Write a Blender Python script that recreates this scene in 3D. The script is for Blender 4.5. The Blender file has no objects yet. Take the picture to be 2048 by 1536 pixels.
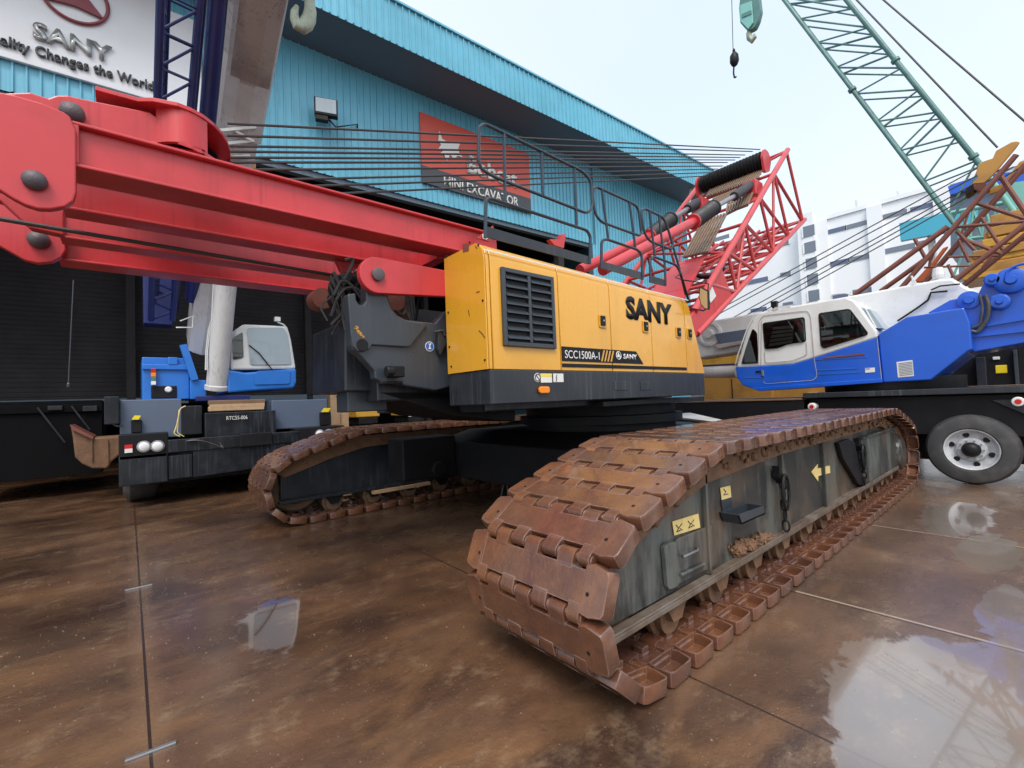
import bpy, bmesh, math, random
from mathutils import Vector, Matrix
random.seed(7)
C = bpy.context.scene.collection
S = bpy.context.scene
R = math.radians
# ---------------------------------------------------------------- camera (calibrated: x runs along the crawler tracks, y towards the warehouse)
PPX, PPY = 1024., 768.
def _cd(x, y): return Vector(((x-PPX), (y-PPY), FOC))/FOC
_vr, _vl = (2085., 759.), (257., 832.)
FOC = math.sqrt(-((_vl[0]-PPX)*(_vr[0]-PPX)+(_vl[1]-PPY)*(_vr[1]-PPY)))
AXX = _cd(*_vr).normalized(); AXY = _cd(*_vl).normalized(); AXZ = AXX.cross(AXY)
if AXZ.y > 0: AXZ = -AXZ
AXY = AXZ.cross(AXX)
W3 = Matrix((AXX, AXY, AXZ))
EYE = Vector((0, 0, 1.6))
cam = bpy.data.cameras.new('camera'); co = bpy.data.objects.new('camera', cam); C.objects.link(co)
cam.sensor_width = 36; cam.lens = FOC/2048*36; cam.clip_start = .05; cam.clip_end = 3000
_r, _u, _b = W3 @ Vector((1,0,0)), W3 @ Vector((0,-1,0)), W3 @ Vector((0,0,-1))
m4 = Matrix((_r, _u, _b)).transposed().to_4x4(); m4.translation = EYE
co.matrix_world = m4
S.camera = co
# ---------------------------------------------------------------- sky, sun, exposure (overcast, raining)
w = bpy.data.worlds.new('World'); S.world = w; w.use_nodes = True
nt = w.node_tree; nt.nodes.clear()
N = nt.nodes.new; L = nt.links.new
sky = N('ShaderNodeTexSky'); sky.sky_type = 'NISHITA'; sky.sun_disc = False
SUN_EL, SUN_AZ = R(55), R(222)
sky.sun_elevation = SUN_EL; sky.sun_rotation = SUN_AZ; sky.air_density = 1.5; sky.dust_density = 6; sky.ozone_density = 1.5
b1 = N('ShaderNodeBackground'); b1.inputs['Strength'].default_value = .05; L(sky.outputs[0], b1.inputs['Color'])
b2 = N('ShaderNodeBackground'); b2.inputs['Strength'].default_value = .56
tc = N('ShaderNodeTexCoord'); ns = N('ShaderNodeTexNoise'); ns.inputs['Scale'].default_value = 1.6; ns.inputs['Detail'].default_value = 4
L(tc.outputs['Generated'], ns.inputs['Vector'])
cr = N('ShaderNodeValToRGB'); cr.color_ramp.elements[0].position = .3; cr.color_ramp.elements[0].color = (.77, .87, 1.0, 1)
cr.color_ramp.elements[1].position = .7; cr.color_ramp.elements[1].color = (.90, .95, 1.0, 1)
L(ns.outputs['Fac'], cr.inputs['Fac']); L(cr.outputs['Color'], b2.inputs['Color'])
ad = N('ShaderNodeAddShader'); L(b1.outputs[0], ad.inputs[0]); L(b2.outputs[0], ad.inputs[1])
wo = N('ShaderNodeOutputWorld'); L(ad.outputs[0], wo.inputs['Surface'])
sd = bpy.data.lights.new('sun', 'SUN'); sd.energy = 1.3; sd.angle = R(25); sd.color = (1, .97, .93)
so = bpy.data.objects.new('sun', sd); C.objects.link(so); so.location = (0, 0, 30)
_sv = Vector((math.sin(SUN_AZ)*math.cos(SUN_EL), math.cos(SUN_AZ)*math.cos(SUN_EL), math.sin(SUN_EL)))
so.rotation_euler = _sv.to_track_quat('Z', 'Y').to_euler()
S.view_settings.view_transform = 'Standard'; S.view_settings.look = 'None'; S.view_settings.exposure = .70; S.view_settings.gamma = 1
S.render.engine = 'CYCLES'
S.cycles.max_bounces = 6
# ---------------------------------------------------------------- frames and helpers
class Fr:
    def __init__(s, o=(0,0,0), ang=0., pitch=0.):
        s.o = Vector(o); s.m = Matrix.Rotation(R(ang), 3, 'Z') @ Matrix.Rotation(R(-pitch), 3, 'Y')
        s.mi = s.m.inverted()
    def w(s, p): return s.o + s.m @ Vector(p)
    def at(s, x, y, a, v):                                # the point of local plane axis a = v seen at photo pixel (x, y)
        d = s.mi @ (W3 @ _cd(x, y)); o = s.mi @ (EYE - s.o)
        return o + d*((v-o[a])/d[a])
G0 = Fr()
def aty(x, y, v): return G0.at(x, y, 1, v)
def atx(x, y, v): return G0.at(x, y, 0, v)
def atz(x, y, v): return G0.at(x, y, 2, v)
def base(o):
    v = Vector((0,0,0))
    while o: v += o.location; o = o.parent
    return v
class MB:
    def __init__(s, fr=G0): s.v = []; s.f = []; s.fr = fr; s.uvs = None
    def add(s, vs, fs):
        n = len(s.v); s.v += [s.fr.w(p) for p in vs]; s.f += [[i+n for i in f] for f in fs]; return s
    def box(s, a, b):
        x0,x1 = sorted((a[0],b[0])); y0,y1 = sorted((a[1],b[1])); z0,z1 = sorted((a[2],b[2]))
        return s.add([(x,y,z) for z in (z0,z1) for y in (y0,y1) for x in (x0,x1)], [(0,2,3,1),(4,5,7,6),(0,1,5,4),(2,6,7,3),(0,4,6,2),(1,3,7,5)])
    def prism(s, poly, vec):
        P_ = [Vector(p) for p in poly]; q = [p+Vector(vec) for p in P_]; n = len(P_)
        return s.add(P_+q, [tuple(range(n)), tuple(range(2*n-1, n-1, -1))]+[(i,(i+1)%n,n+(i+1)%n,n+i) for i in range(n)])
    def loft(s, rings, cap=True):
        n = len(rings[0]); vs = [p for r in rings for p in r]; fs = []
        for k in range(len(rings)-1):
            for i in range(n): fs.append((k*n+i, k*n+(i+1)%n, (k+1)*n+(i+1)%n, (k+1)*n+i))
        if cap: fs.append(tuple(range(n))[::-1]); fs.append(tuple(range((len(rings)-1)*n, len(rings)*n)))
        return s.add(vs, fs)
    def tube(s, p, q, r, n=10, r2=None, cap=True):
        p = Vector(p); q = Vector(q); d = (q-p).normalized(); r2 = r if r2 is None else r2
        a = d.orthogonal().normalized(); b = d.cross(a)
        ring = lambda c, rr: [c+(a*math.cos(t)+b*math.sin(t))*rr for t in [2*math.pi*i/n for i in range(n)]]
        return s.loft([ring(p, r), ring(q, r2)], cap)
    def path(s, pts, r, n=8, closed=False):
        P_ = [Vector(p) for p in pts]; m = len(P_); rings = []
        prev = None
        for i, p in enumerate(P_):
            if closed: d = (P_[(i+1)%m]-P_[i-1]).normalized()
            else: d = ((P_[min(i+1,m-1)]-p).normalized()+(p-P_[max(i-1,0)]).normalized()).normalized()
            if prev is None: a = d.orthogonal().normalized()
            else: a = (prev - d*prev.dot(d)).normalized()
            prev = a; b = d.cross(a)
            rings.append([p+(a*math.cos(t)+b*math.sin(t))*r for t in [2*math.pi*k/n for k in range(n)]])
        if closed: rings.append(rings[0])
        return s.loft(rings, not closed)
    def lathe(s, p, d, prof, n=24, cap=True):
        p = Vector(p); d = Vector(d).normalized(); a = d.orthogonal().normalized(); b = d.cross(a)
        return s.loft([[p+d*t+(a*math.cos(k)+b*math.sin(k))*max(r,1e-4) for k in [2*math.pi*i/n for i in range(n)]] for t, r in prof], cap)
    def bar(s, p, q, w, h, up=(0,0,1)):
        p = Vector(p); q = Vector(q); d = (q-p).normalized(); u = Vector(up); u = (u-d*u.dot(d)).normalized(); l = d.cross(u)
        return s.loft([[c+l*a*w/2+u*b*h/2 for a, b in ((-1,-1),(1,-1),(1,1),(-1,1))] for c in (p, q)])
    def build(s, name, mat, parent=None, bevel=0, smooth=False, seg=2):
        me = bpy.data.meshes.new(name); o = bpy.data.objects.new(name, me)
        C.objects.link(o)
        if parent: o.parent = parent
        else: 
            c = sum(s.v, Vector())/len(s.v); o.location = (c.x, c.y, min(v.z for v in s.v))
        bs = base(o)
        me.from_pydata([v-bs for v in s.v], [], s.f)
        bm = bmesh.new(); bm.from_mesh(me); bmesh.ops.recalc_face_normals(bm, faces=bm.faces); bm.to_mesh(me); bm.free()
        me.materials.append(mat)
        if smooth:
            me.shade_smooth()
            try: me.set_sharp_from_angle(angle=R(38))
            except Exception: pass
        if bevel:
            m = o.modifiers.new('bevel', 'BEVEL'); m.width = bevel; m.segments = seg; m.limit_method = 'ANGLE'; m.angle_limit = R(35); m.harden_normals = False
        return o
def tag(o, label=None, cat=None, group=None, kind=None):
    if label: o['label'] = label
    if cat: o['category'] = cat
    if group: o['group'] = group
    if kind: o['kind'] = kind
    return o
def empty(name, loc, label, cat, group=None):
    o = bpy.data.objects.new(name, None); o.empty_display_size = .2; C.objects.link(o); o.location = loc
    return tag(o, label, cat, group)
def rnd(poly, r, n=4):
    """round the corners of a planar polygon (3D points)"""
    out = []; P_ = [Vector(p) for p in poly]; m = len(P_)
    for i, p in enumerate(P_):
        a = P_[i-1]-p; b = P_[(i+1)%m]-p; rr = min(r, a.length*.45, b.length*.45)
        s, e = p+a.normalized()*rr, p+b.normalized()*rr
        for k in range(n+1):
            t = k/n; out.append(s*(1-t)**2+p*2*t*(1-t)+e*t*t)
    return out
def rpath(pts, r, n=5):
    out = [Vector(pts[0])]
    for i in range(1, len(pts)-1):
        p = Vector(pts[i]); a = Vector(pts[i-1])-p; b = Vector(pts[i+1])-p; rr = min(r, a.length*.48, b.length*.48)
        s, e = p+a.normalized()*rr, p+b.normalized()*rr
        for k in range(n+1):
            t = k/n; out.append(s*(1-t)**2+p*2*t*(1-t)+e*t*t)
    out.append(Vector(pts[-1])); return out
def catenary(p, q, sag, n=14):
    p = Vector(p); q = Vector(q)
    return [p.lerp(q, i/n)-Vector((0,0,sag*4*(i/n)*(1-i/n))) for i in range(n+1)]
def text(body, name, mat, parent, p0, right, up, size, ext=.004, bold=0., width=None, fr=G0, spacing=1.):
    """lettering standing on a plane: p0 = left end of the baseline, right/up = local directions, size = capital height"""
    cu = bpy.data.curves.new(name, 'FONT'); cu.body = body; cu.size = 1; cu.extrude = 0; cu.offset = bold; cu.space_character = spacing; cu.resolution_u = 3
    t = bpy.data.objects.new('tmp', cu); C.objects.link(t)
    dg = bpy.context.evaluated_depsgraph_get(); me = bpy.data.meshes.new_from_object(t.evaluated_get(dg))
    bpy.data.objects.remove(t)
    xs = [v.co.x for v in me.vertices]; ys = [v.co.y for v in me.vertices]; caph = .729
    sy = size/caph; sx = sy if width is None else width/(max(xs)-min(xs)); x0 = min(xs)
    rt = Vector(right).normalized(); u = Vector(up).normalized(); nn = rt.cross(u)
    bm = bmesh.new(); bm.from_mesh(me)
    if ext:
        r = bmesh.ops.extrude_face_region(bm, geom=bm.faces[:]); top = [g for g in r['geom'] if isinstance(g, bmesh.types.BMVert)]
        for v in top: v.co.z = 1
    o = bpy.data.objects.new(name, me); C.objects.link(o); o.parent = parent; bs = base(o)
    for v in bm.verts: v.co = fr.w(Vector(p0)+rt*(v.co.x-x0)*sx+u*v.co.y*sy+nn*v.co.z*ext) - bs
    bmesh.ops.recalc_face_normals(bm, faces=bm.faces); bm.to_mesh(me); bm.free()
    me.materials.clear(); me.materials.append(mat); return o
# ---------------------------------------------------------------- materials
def mat(name, col, rough=.4, metal=0., grime=None, gamt=.5, gscale=2., streak=0., scol=None, vst=False, edge=None, bump=0., bscale=40., coat=0., col2=None, spec=.5, rvar=.15):
    m = bpy.data.materials.new(name); m.use_nodes = True; t = m.node_tree; n = t.nodes.new; l = t.links.new
    b = t.nodes['Principled BSDF']; b.inputs['Metallic'].default_value = metal; b.inputs['Specular IOR Level'].default_value = spec
    b.inputs['Coat Weight'].default_value = coat; b.inputs['Coat Roughness'].default_value = .08
    tc = n('ShaderNodeTexCoord'); cur = n('ShaderNodeRGB'); cur.outputs[0].default_value = (*col, 1); cur = cur.outputs[0]
    def noise(scale, det=6, vec=None, rough=.6):
        q = n('ShaderNodeTexNoise'); q.inputs['Scale'].default_value = scale; q.inputs['Detail'].default_value = det; q.inputs['Roughness'].default_value = rough
        l(vec or tc.outputs['Object'], q.inputs['Vector']); return q.outputs['Fac']
    def ramp(f, a, bb):
        q = n('ShaderNodeMapRange'); q.inputs['From Min'].default_value = a; q.inputs['From Max'].default_value = bb; l(f, q.inputs['Value']); return q.outputs[0]
    def mix(f, c, k=1.):
        nonlocal cur
        q = n('ShaderNodeMix'); q.data_type = 'RGBA'
        if k != 1.:
            g = n('ShaderNodeMath'); g.operation = 'MULTIPLY'; l(f, g.inputs[0]); g.inputs[1].default_value = k; f = g.outputs[0]
        l(f, q.inputs['Factor']); l(cur, q.inputs['A']); q.inputs['B'].default_value = (*c, 1); cur = q.outputs['Result']
    if col2:
        vv = None
        if vst:
            q = n('ShaderNodeMapping'); q.inputs['Scale'].default_value = (1.9, 1.9, .5); l(tc.outputs['Object'], q.inputs['Vector']); vv = q.outputs[0]
        mix(ramp(noise(gscale*.7, 7, vv, .68), .47 if vst else .4, .55 if vst else .62), col2)
    if grime: mix(ramp(noise(gscale), .47, .72), grime, gamt)
    if streak:
        mp = n('ShaderNodeMapping'); mp.inputs['Scale'].default_value = (26, 26, 1.1); l(tc.outputs['Object'], mp.inputs['Vector'])
        a = ramp(noise(1., 3, mp.outputs[0]), .52, .75)
        c = ramp(noise(.9, 2), .4, .6); g = n('ShaderNodeMath'); g.operation = 'MULTIPLY'; l(a, g.inputs[0]); l(c, g.inputs[1])
        mix(g.outputs[0], scol or grime or (.02,.02,.02), streak)
    if edge:
        oi = n('ShaderNodeObjectInfo'); mix(ramp(oi.outputs['Random'], .3, 1.), (.075,.036,.028), .55)
        ge = n('ShaderNodeNewGeometry'); bv = n('ShaderNodeBevel'); bv.samples = 4; bv.inputs['Radius'].default_value = .012
        dt = n('ShaderNodeVectorMath'); dt.operation = 'DOT_PRODUCT'; l(ge.outputs['Normal'], dt.inputs[0]); l(bv.outputs[0], dt.inputs[1])
        em = n('ShaderNodeMath'); em.operation = 'MULTIPLY'; l(ramp(dt.outputs['Value'], .985, .90), em.inputs[0]); l(ramp(noise(5, 4), .38, .6), em.inputs[1]); mix(em.outputs[0], edge, .7)
    l(cur, b.inputs['Base Color'])
    rf = noise(6., 4); q = n('ShaderNodeMapRange'); q.inputs['To Min'].default_value = max(rough-rvar, .02); q.inputs['To Max'].default_value = rough+rvar; l(rf, q.inputs['Value']); l(q.outputs[0], b.inputs['Roughness'])
    if bump:
        bp = n('ShaderNodeBump'); bp.inputs['Strength'].default_value = bump; bp.inputs['Distance'].default_value = .01
        l(noise(bscale, 4), bp.inputs['Height']); l(bp.outputs[0], b.inputs['Normal'])
    return m
def glass(name, col=(.05,.06,.06), rough=.03):
    m = mat(name, col, rough, spec=.8, rvar=.01); return m
def clearglass(name, tint=(.6,.68,.66)):
    m = bpy.data.materials.new(name); m.use_nodes = True; t = m.node_tree; t.nodes.clear()
    o = t.nodes.new('ShaderNodeOutputMaterial'); g = t.nodes.new('ShaderNodeBsdfGlossy'); g.inputs['Roughness'].default_value = .02
    r = t.nodes.new('ShaderNodeBsdfTransparent'); r.inputs['Color'].default_value = (*tint, 1)
    fr = t.nodes.new('ShaderNodeFresnel'); fr.inputs['IOR'].default_value = 1.55; mx = t.nodes.new('ShaderNodeMixShader')
    t.links.new(fr.outputs[0], mx.inputs[0]); t.links.new(r.outputs[0], mx.inputs[1]); t.links.new(g.outputs[0], mx.inputs[2]); t.links.new(mx.outputs[0], o.inputs[0])
    return m
M = dict(
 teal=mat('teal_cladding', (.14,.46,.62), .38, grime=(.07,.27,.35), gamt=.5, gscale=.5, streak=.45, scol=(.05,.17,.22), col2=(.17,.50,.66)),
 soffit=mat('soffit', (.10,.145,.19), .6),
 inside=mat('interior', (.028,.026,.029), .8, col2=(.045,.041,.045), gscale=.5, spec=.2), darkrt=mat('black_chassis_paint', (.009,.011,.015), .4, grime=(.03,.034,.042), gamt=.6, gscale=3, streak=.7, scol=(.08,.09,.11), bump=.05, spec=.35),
 white=mat('sign_white', (.74,.76,.80), .35, grime=(.5,.5,.5), gamt=.15),
 letter=mat('steel_letter', (.38,.40,.40), .3, metal=.6),
 dark_letter=mat('dark_letter', (.05,.055,.06), .4),
 maroon=mat('maroon', (.22,.035,.05), .4),
 orange_sign=mat('sign_orange', (.60,.085,.055), .4, grime=(.4,.08,.05), gamt=.3),
 grey_sign=mat('sign_grey', (.055,.06,.07), .4),
 red=mat('red_paint', (.55,.042,.050), .34, grime=(.38,.03,.03), gamt=.7, gscale=2.2, streak=.55, scol=(.28,.015,.02), coat=.1, bump=.05, bscale=60),
 red_pale=mat('red_paint_faded', (.53,.060,.062), .35, grime=(.42,.03,.03), gamt=.6, gscale=3., streak=.4, scol=(.30,.02,.02), coat=.2),
 yellow=mat('yellow_paint', (.72,.36,.028), .25, grime=(.52,.25,.02), gamt=.45, gscale=1.5, streak=.35, scol=(.40,.22,.05), coat=.5, bump=.02, bscale=3),
 yellow_b=mat('yellow_paint_old', (.58,.32,.04), .4, grime=(.2,.1,.02), gamt=.6, gscale=4),
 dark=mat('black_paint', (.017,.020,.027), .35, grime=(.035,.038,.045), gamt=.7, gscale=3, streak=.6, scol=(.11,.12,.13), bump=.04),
 plate=mat('charcoal_plate', (.038,.047,.060), .33, grime=(.03,.035,.04), gamt=.6, gscale=2.5, streak=.3, scol=(.09,.10,.12), bump=.03),
 black=mat('black', (.009,.009,.011), .5, grime=(.018,.017,.018), gamt=.5, gscale=4, spec=.25),
 rubber=mat('tyre_rubber', (.045,.047,.05), .55, grime=(.12,.105,.09), gamt=.6, gscale=5, bump=.15, bscale=30),
 rail=mat('handrail', (.02,.035,.055), .3),
 rope=mat('wire_rope', (.055,.05,.05), .5, metal=.3, bump=.3, bscale=120),
 pin=mat('pin_steel', (.09,.075,.085), .5, bump=.4, bscale=70),
 rusty=mat('rusty_shoe', (.115,.045,.029), .26, col2=(.235,.098,.042), edge=(.36,.25,.22), grime=(.060,.031,.025), gamt=.75, gscale=2.4, coat=.7, bump=.35, bscale=30, rvar=.12),
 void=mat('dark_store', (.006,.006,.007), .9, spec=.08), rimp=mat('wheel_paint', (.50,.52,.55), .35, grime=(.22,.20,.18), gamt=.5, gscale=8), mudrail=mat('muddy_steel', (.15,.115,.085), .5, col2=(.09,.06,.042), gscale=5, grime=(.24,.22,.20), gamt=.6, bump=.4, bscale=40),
 mud=mat('mud', (.20,.105,.055), .75, col2=(.13,.07,.04), gscale=7, bump=.9, bscale=30),
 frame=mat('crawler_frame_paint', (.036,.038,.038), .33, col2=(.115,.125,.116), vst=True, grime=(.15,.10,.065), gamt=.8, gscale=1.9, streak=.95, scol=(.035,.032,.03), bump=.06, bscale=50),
 blue=mat('blue_paint', (.004,.095,.58), .36, grime=(.008,.06,.30), gamt=.4, gscale=2, coat=.3),
 bluel=mat('light_blue_paint', (.02,.17,.60), .35, grime=(.01,.10,.4), gamt=.4, gscale=2, coat=.2),
 navy=mat('navy_paint', (.012,.022,.13), .4, grime=(.01,.01,.04), gamt=.5),
 cabw=mat('white_paint', (.70,.72,.71), .3, grime=(.45,.43,.40), gamt=.35, gscale=2, coat=.4),
 boomg=mat('boom_grey', (.56,.555,.56), .4, grime=(.26,.25,.24), gamt=.5, gscale=1.2, streak=.6, scol=(.15,.13,.12)),
 boomdk=mat('boom_dirty', (.44,.41,.39), .5, grime=(.17,.15,.14), gamt=.7, gscale=1.2, streak=.8, scol=(.07,.06,.055)),
 bluegrey=mat('blue_grey_paint', (.10,.135,.20), .4, grime=(.10,.12,.16), gamt=.5),
 steel=mat('steel', (.35,.36,.38), .35, metal=.7),
 rubberb=mat('bellows', (.035,.037,.042), .55),
 green=mat('sea_green_paint', (.085,.20,.19), .45, grime=(.05,.13,.12), gamt=.7, gscale=2, col2=(.12,.27,.25)),
 mint=mat('mint_paint', (.20,.50,.45), .45, grime=(.1,.3,.28), gamt=.5, gscale=2),
 brown=mat('rust_brown', (.20,.065,.045), .55, grime=(.10,.04,.03), gamt=.7, gscale=4, bump=.2),
 ochre=mat('ochre', (.45,.23,.045), .5, grime=(.25,.11,.03), gamt=.7, gscale=2),
 orange=mat('orange_paint', (.55,.11,.03), .5, grime=(.3,.06,.02), gamt=.6),
 bwhite=mat('render_white', (.80,.83,.86), .7, grime=(.62,.65,.70), gamt=.4, gscale=.12),
 bwin=mat('far_window', (.16,.19,.24), .2),
 bwin2=mat('far_window_dark', (.10,.13,.22), .2),
 cyan=mat('cyan_canopy', (.06,.40,.55), .45),
 wood=mat('timber', (.50,.33,.19), .7, grime=(.25,.15,.08), gamt=.6, gscale=6, bump=.4),
 woodd=mat('timber_dark', (.20,.12,.07), .7, grime=(.1,.06,.03), gamt=.6, gscale=6, bump=.4),
 lens=mat('lens', (.75,.77,.78), .1), amber=mat('amber', (.85,.25,.01), .2), redl=mat('red_lens', (.55,.01,.01), .2),
 label=mat('sticker', (.72,.72,.70), .4), labely=mat('yellow_sticker', (.80,.62,.25), .45, grime=(.4,.3,.12), gamt=.5, gscale=8), ylw=mat('yellow_reflector', (.85,.65,.02), .4), labelb=mat('blue_sticker', (.02,.12,.45), .4),
 grating=mat('grating', (.25,.175,.12), .6, metal=.2), glassd=glass('dark_glass'), glassm=mat('pale_glass', (.30,.37,.42), .05, spec=.9, rvar=.02),
 glassc=clearglass('clear_glass'), seat=mat('seat', (.05,.05,.055), .7), amberglass=mat('mirror_back', (.42,.24,.06), .3, grime=(.25,.14,.05), gamt=.6),
 hook=mat('hook_paint', (.36,.42,.33), .6, grime=(.16,.15,.11), gamt=.8, gscale=9, bump=.4), concrete=mat('grey_plate', (.30,.33,.33), .25, grime=(.15,.15,.14), gamt=.5, gscale=6),
)
# ---------------------------------------------------------------- ground
def ground_mat():
    m = bpy.data.materials.new('wet_concrete'); m.use_nodes = True; t = m.node_tree; n = t.nodes.new; l = t.links.new
    b = t.nodes['Principled BSDF']; tc = n('ShaderNodeTexCoord'); P_ = tc.outputs['Object']
    def mp(s, rot=0):
        q = n('ShaderNodeMapping'); q.inputs['Scale'].default_value = s; q.inputs['Rotation'].default_value = (0,0,R(rot)); l(P_, q.inputs['Vector']); return q.outputs[0]
    def noise(sc, det, v, ro=.6, dist=0.):
        q = n('ShaderNodeTexNoise'); q.inputs['Scale'].default_value = sc; q.inputs['Detail'].default_value = det; q.inputs['Roughness'].default_value = ro; q.inputs['Distortion'].default_value = dist; l(v, q.inputs['Vector']); return q.outputs['Fac']
    def mr(f, a, c, lo=0., hi=1.):
        q = n('ShaderNodeMapRange'); q.inputs['From Min'].default_value = a; q.inputs['From Max'].default_value = c; q.inputs['To Min'].default_value = lo; q.inputs['To Max'].default_value = hi; l(f, q.inputs['Value']); return q.outputs[0]
    def mth(op, a, c=None):
        q = n('ShaderNodeMath'); q.operation = op; q.use_clamp = False
        for i, x in enumerate((a, c)):
            if x is None: continue
            if isinstance(x, (int, float)): q.inputs[i].default_value = x
            else: l(x, q.inputs[i])
        return q.outputs[0]
    def mixc(f, a, c):
        q = n('ShaderNodeMix'); q.data_type = 'RGBA'; l(f, q.inputs['Factor'])
        for k, x in (('A', a), ('B', c)):
            if isinstance(x, tuple): q.inputs[k].default_value = (*x, 1)
            else: l(x, q.inputs[k])
        return q.outputs['Result']
    st = mp((.75, 1.25, 1)); st2 = mp((1., 1.35, 1), 6)
    sx_ = n('ShaderNodeSeparateXYZ'); l(P_, sx_.inputs[0]); n_x = sx_.outputs[0]
    big = noise(.9, 7, st, .62, .3); big2 = noise(1.6, 6, mp((.6, 1.2, 1), -8), .6, .5); fine = noise(9, 6, st2, .7)
    c = mixc(mr(big, .38, .60), (.052,.028,.019), (.140,.072,.040))
    c = mixc(mr(big2, .50, .68), c, (.185,.095,.045))
    c = mixc(mr(n_x, 2.2, 5.5, 0., .35), c, (.20,.135,.09))
    c = mixc(mth('MULTIPLY', mr(noise(.45, 5, P_, .6, .6), .46, .64), .35), c, (.20,.125,.075))
    c = mixc(mth('MULTIPLY', mr(noise(2.2, 8, st2, .7), .52, .70), mr(fine, .40, .62)), c, (.28,.19,.115))
    c = mixc(mth('MULTIPLY', mr(noise(.7, 3, P_, .5), .45, .62), .55), c, (.045,.022,.014))
    c = mixc(mr(noise(55, 3, P_, .6), .66, .74), c, (.34,.26,.18))
    # expansion joints along y, and a pale strip along one that paints in a reflection
    sep = n('ShaderNodeSeparateXYZ'); l(P_, sep.inputs[0]); X, Y = sep.outputs[0], sep.outputs[1]
    wob = mr(noise(3, 3, P_), 0, 1, -.02, .02)
    band = mr(mth('ABSOLUTE', mth('ADD', mth('SUBTRACT', X, .07), mr(noise(2.5, 6, P_, .7), 0, 1, -.09, .09))), .10, .03)
    band = mth('MULTIPLY', band, mth('LESS_THAN', Y, 8.3))
    c = mixc(mth('MULTIPLY', band, .5), c, (.20,.115,.065))
    joint = None
    for x0 in (.07, 2.41, 4.0, 6.5, 11.2, -3.):
        j = mth('LESS_THAN', mth('ABSOLUTE', mth('SUBTRACT', X, x0)), .007); joint = j if joint is None else mth('MAXIMUM', joint, j)
    for y0 in (8.36, -1.6, 12.6):
        joint = mth('MAXIMUM', joint, mth('LESS_THAN', mth('ABSOLUTE', mth('SUBTRACT', Y, y0)), .008))
    c = mixc(joint, c, (.035,.02,.015))
    lip = None
    for x0 in (4.03, 6.53): 
        j = mth('MULTIPLY', mth('LESS_THAN', mth('ABSOLUTE', mth('SUBTRACT', X, x0)), .012), mth('LESS_THAN', Y, 1.36)); lip = j if lip is None else mth('MAXIMUM', lip, j)
    c = mixc(lip, c, (.36,.27,.20))
    l(c, b.inputs['Base Color'])
    # puddles: hand-placed pools, their edges broken by noise
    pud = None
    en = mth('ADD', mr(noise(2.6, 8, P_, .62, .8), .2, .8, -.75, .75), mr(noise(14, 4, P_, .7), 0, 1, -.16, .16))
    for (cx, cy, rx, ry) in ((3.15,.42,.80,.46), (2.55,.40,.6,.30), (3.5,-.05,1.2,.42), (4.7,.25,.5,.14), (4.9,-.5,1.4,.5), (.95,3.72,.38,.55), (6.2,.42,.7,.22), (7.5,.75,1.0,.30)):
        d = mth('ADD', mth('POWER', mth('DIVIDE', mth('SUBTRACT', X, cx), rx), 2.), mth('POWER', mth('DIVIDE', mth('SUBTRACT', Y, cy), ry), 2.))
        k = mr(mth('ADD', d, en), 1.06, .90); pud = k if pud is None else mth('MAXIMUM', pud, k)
    c2 = mixc(mth('MULTIPLY', pud, mr(X, 2.0, 2.5, .0, .42)), c, (.33,.30,.27)); l(c2, b.inputs['Base Color'])  # pale silt tone also paints sky brightness into the right-hand pools
    wet = mr(noise(1.3, 5, P_, .6, .4), .35, .65)
    ro = mr(mth('ADD', mth('MULTIPLY', wet, .55), mth('MULTIPLY', fine, .45)), .2, .85, .38, .12)
    ro = mth('ADD', mth('MULTIPLY', ro, mth('SUBTRACT', 1., pud)), mth('MULTIPLY', pud, .03))
    l(ro, b.inputs['Roughness'])
    b.inputs['Specular IOR Level'].default_value = .5
    b.inputs['Coat Weight'].default_value = 0.
    cw = mr(pud, 0, 1, .6, 1.); l(cw, b.inputs['Coat Weight']); l(mth('ADD', mr(pud, 0, 1, .17, .045), mth('MULTIPLY', mr(X, 1.4, 2.2), .07)), b.inputs['Coat Roughness']); l(mr(pud, 0, 1, 1.42, 1.75), b.inputs['Coat IOR'])
    bp = n('ShaderNodeBump'); bp.inputs['Distance'].default_value = .012; l(mth('MULTIPLY', mth('SUBTRACT', 1., pud), .42), bp.inputs['Strength'])
    hh = mth('SUBTRACT', mth('ADD', noise(38, 5, P_, .7), mth('MULTIPLY', noise(7, 6, P_, .7), 1.5)), mth('MULTIPLY', joint, 3.)); l(hh, bp.inputs['Height']); l(bp.outputs[0], b.inputs['Normal'])
    bw = n('ShaderNodeBump'); bw.inputs['Distance'].default_value = .004; bw.inputs['Strength'].default_value = .12; l(noise(4, 2, P_), bw.inputs['Height']); l(bw.outputs[0], b.inputs['Coat Normal'])
    return m
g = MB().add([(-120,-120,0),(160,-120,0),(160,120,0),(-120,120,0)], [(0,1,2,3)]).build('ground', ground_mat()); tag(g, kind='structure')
me = g.data
for v in me.vertices: v.co += g.location
g.location = (0,0,0)
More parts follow.
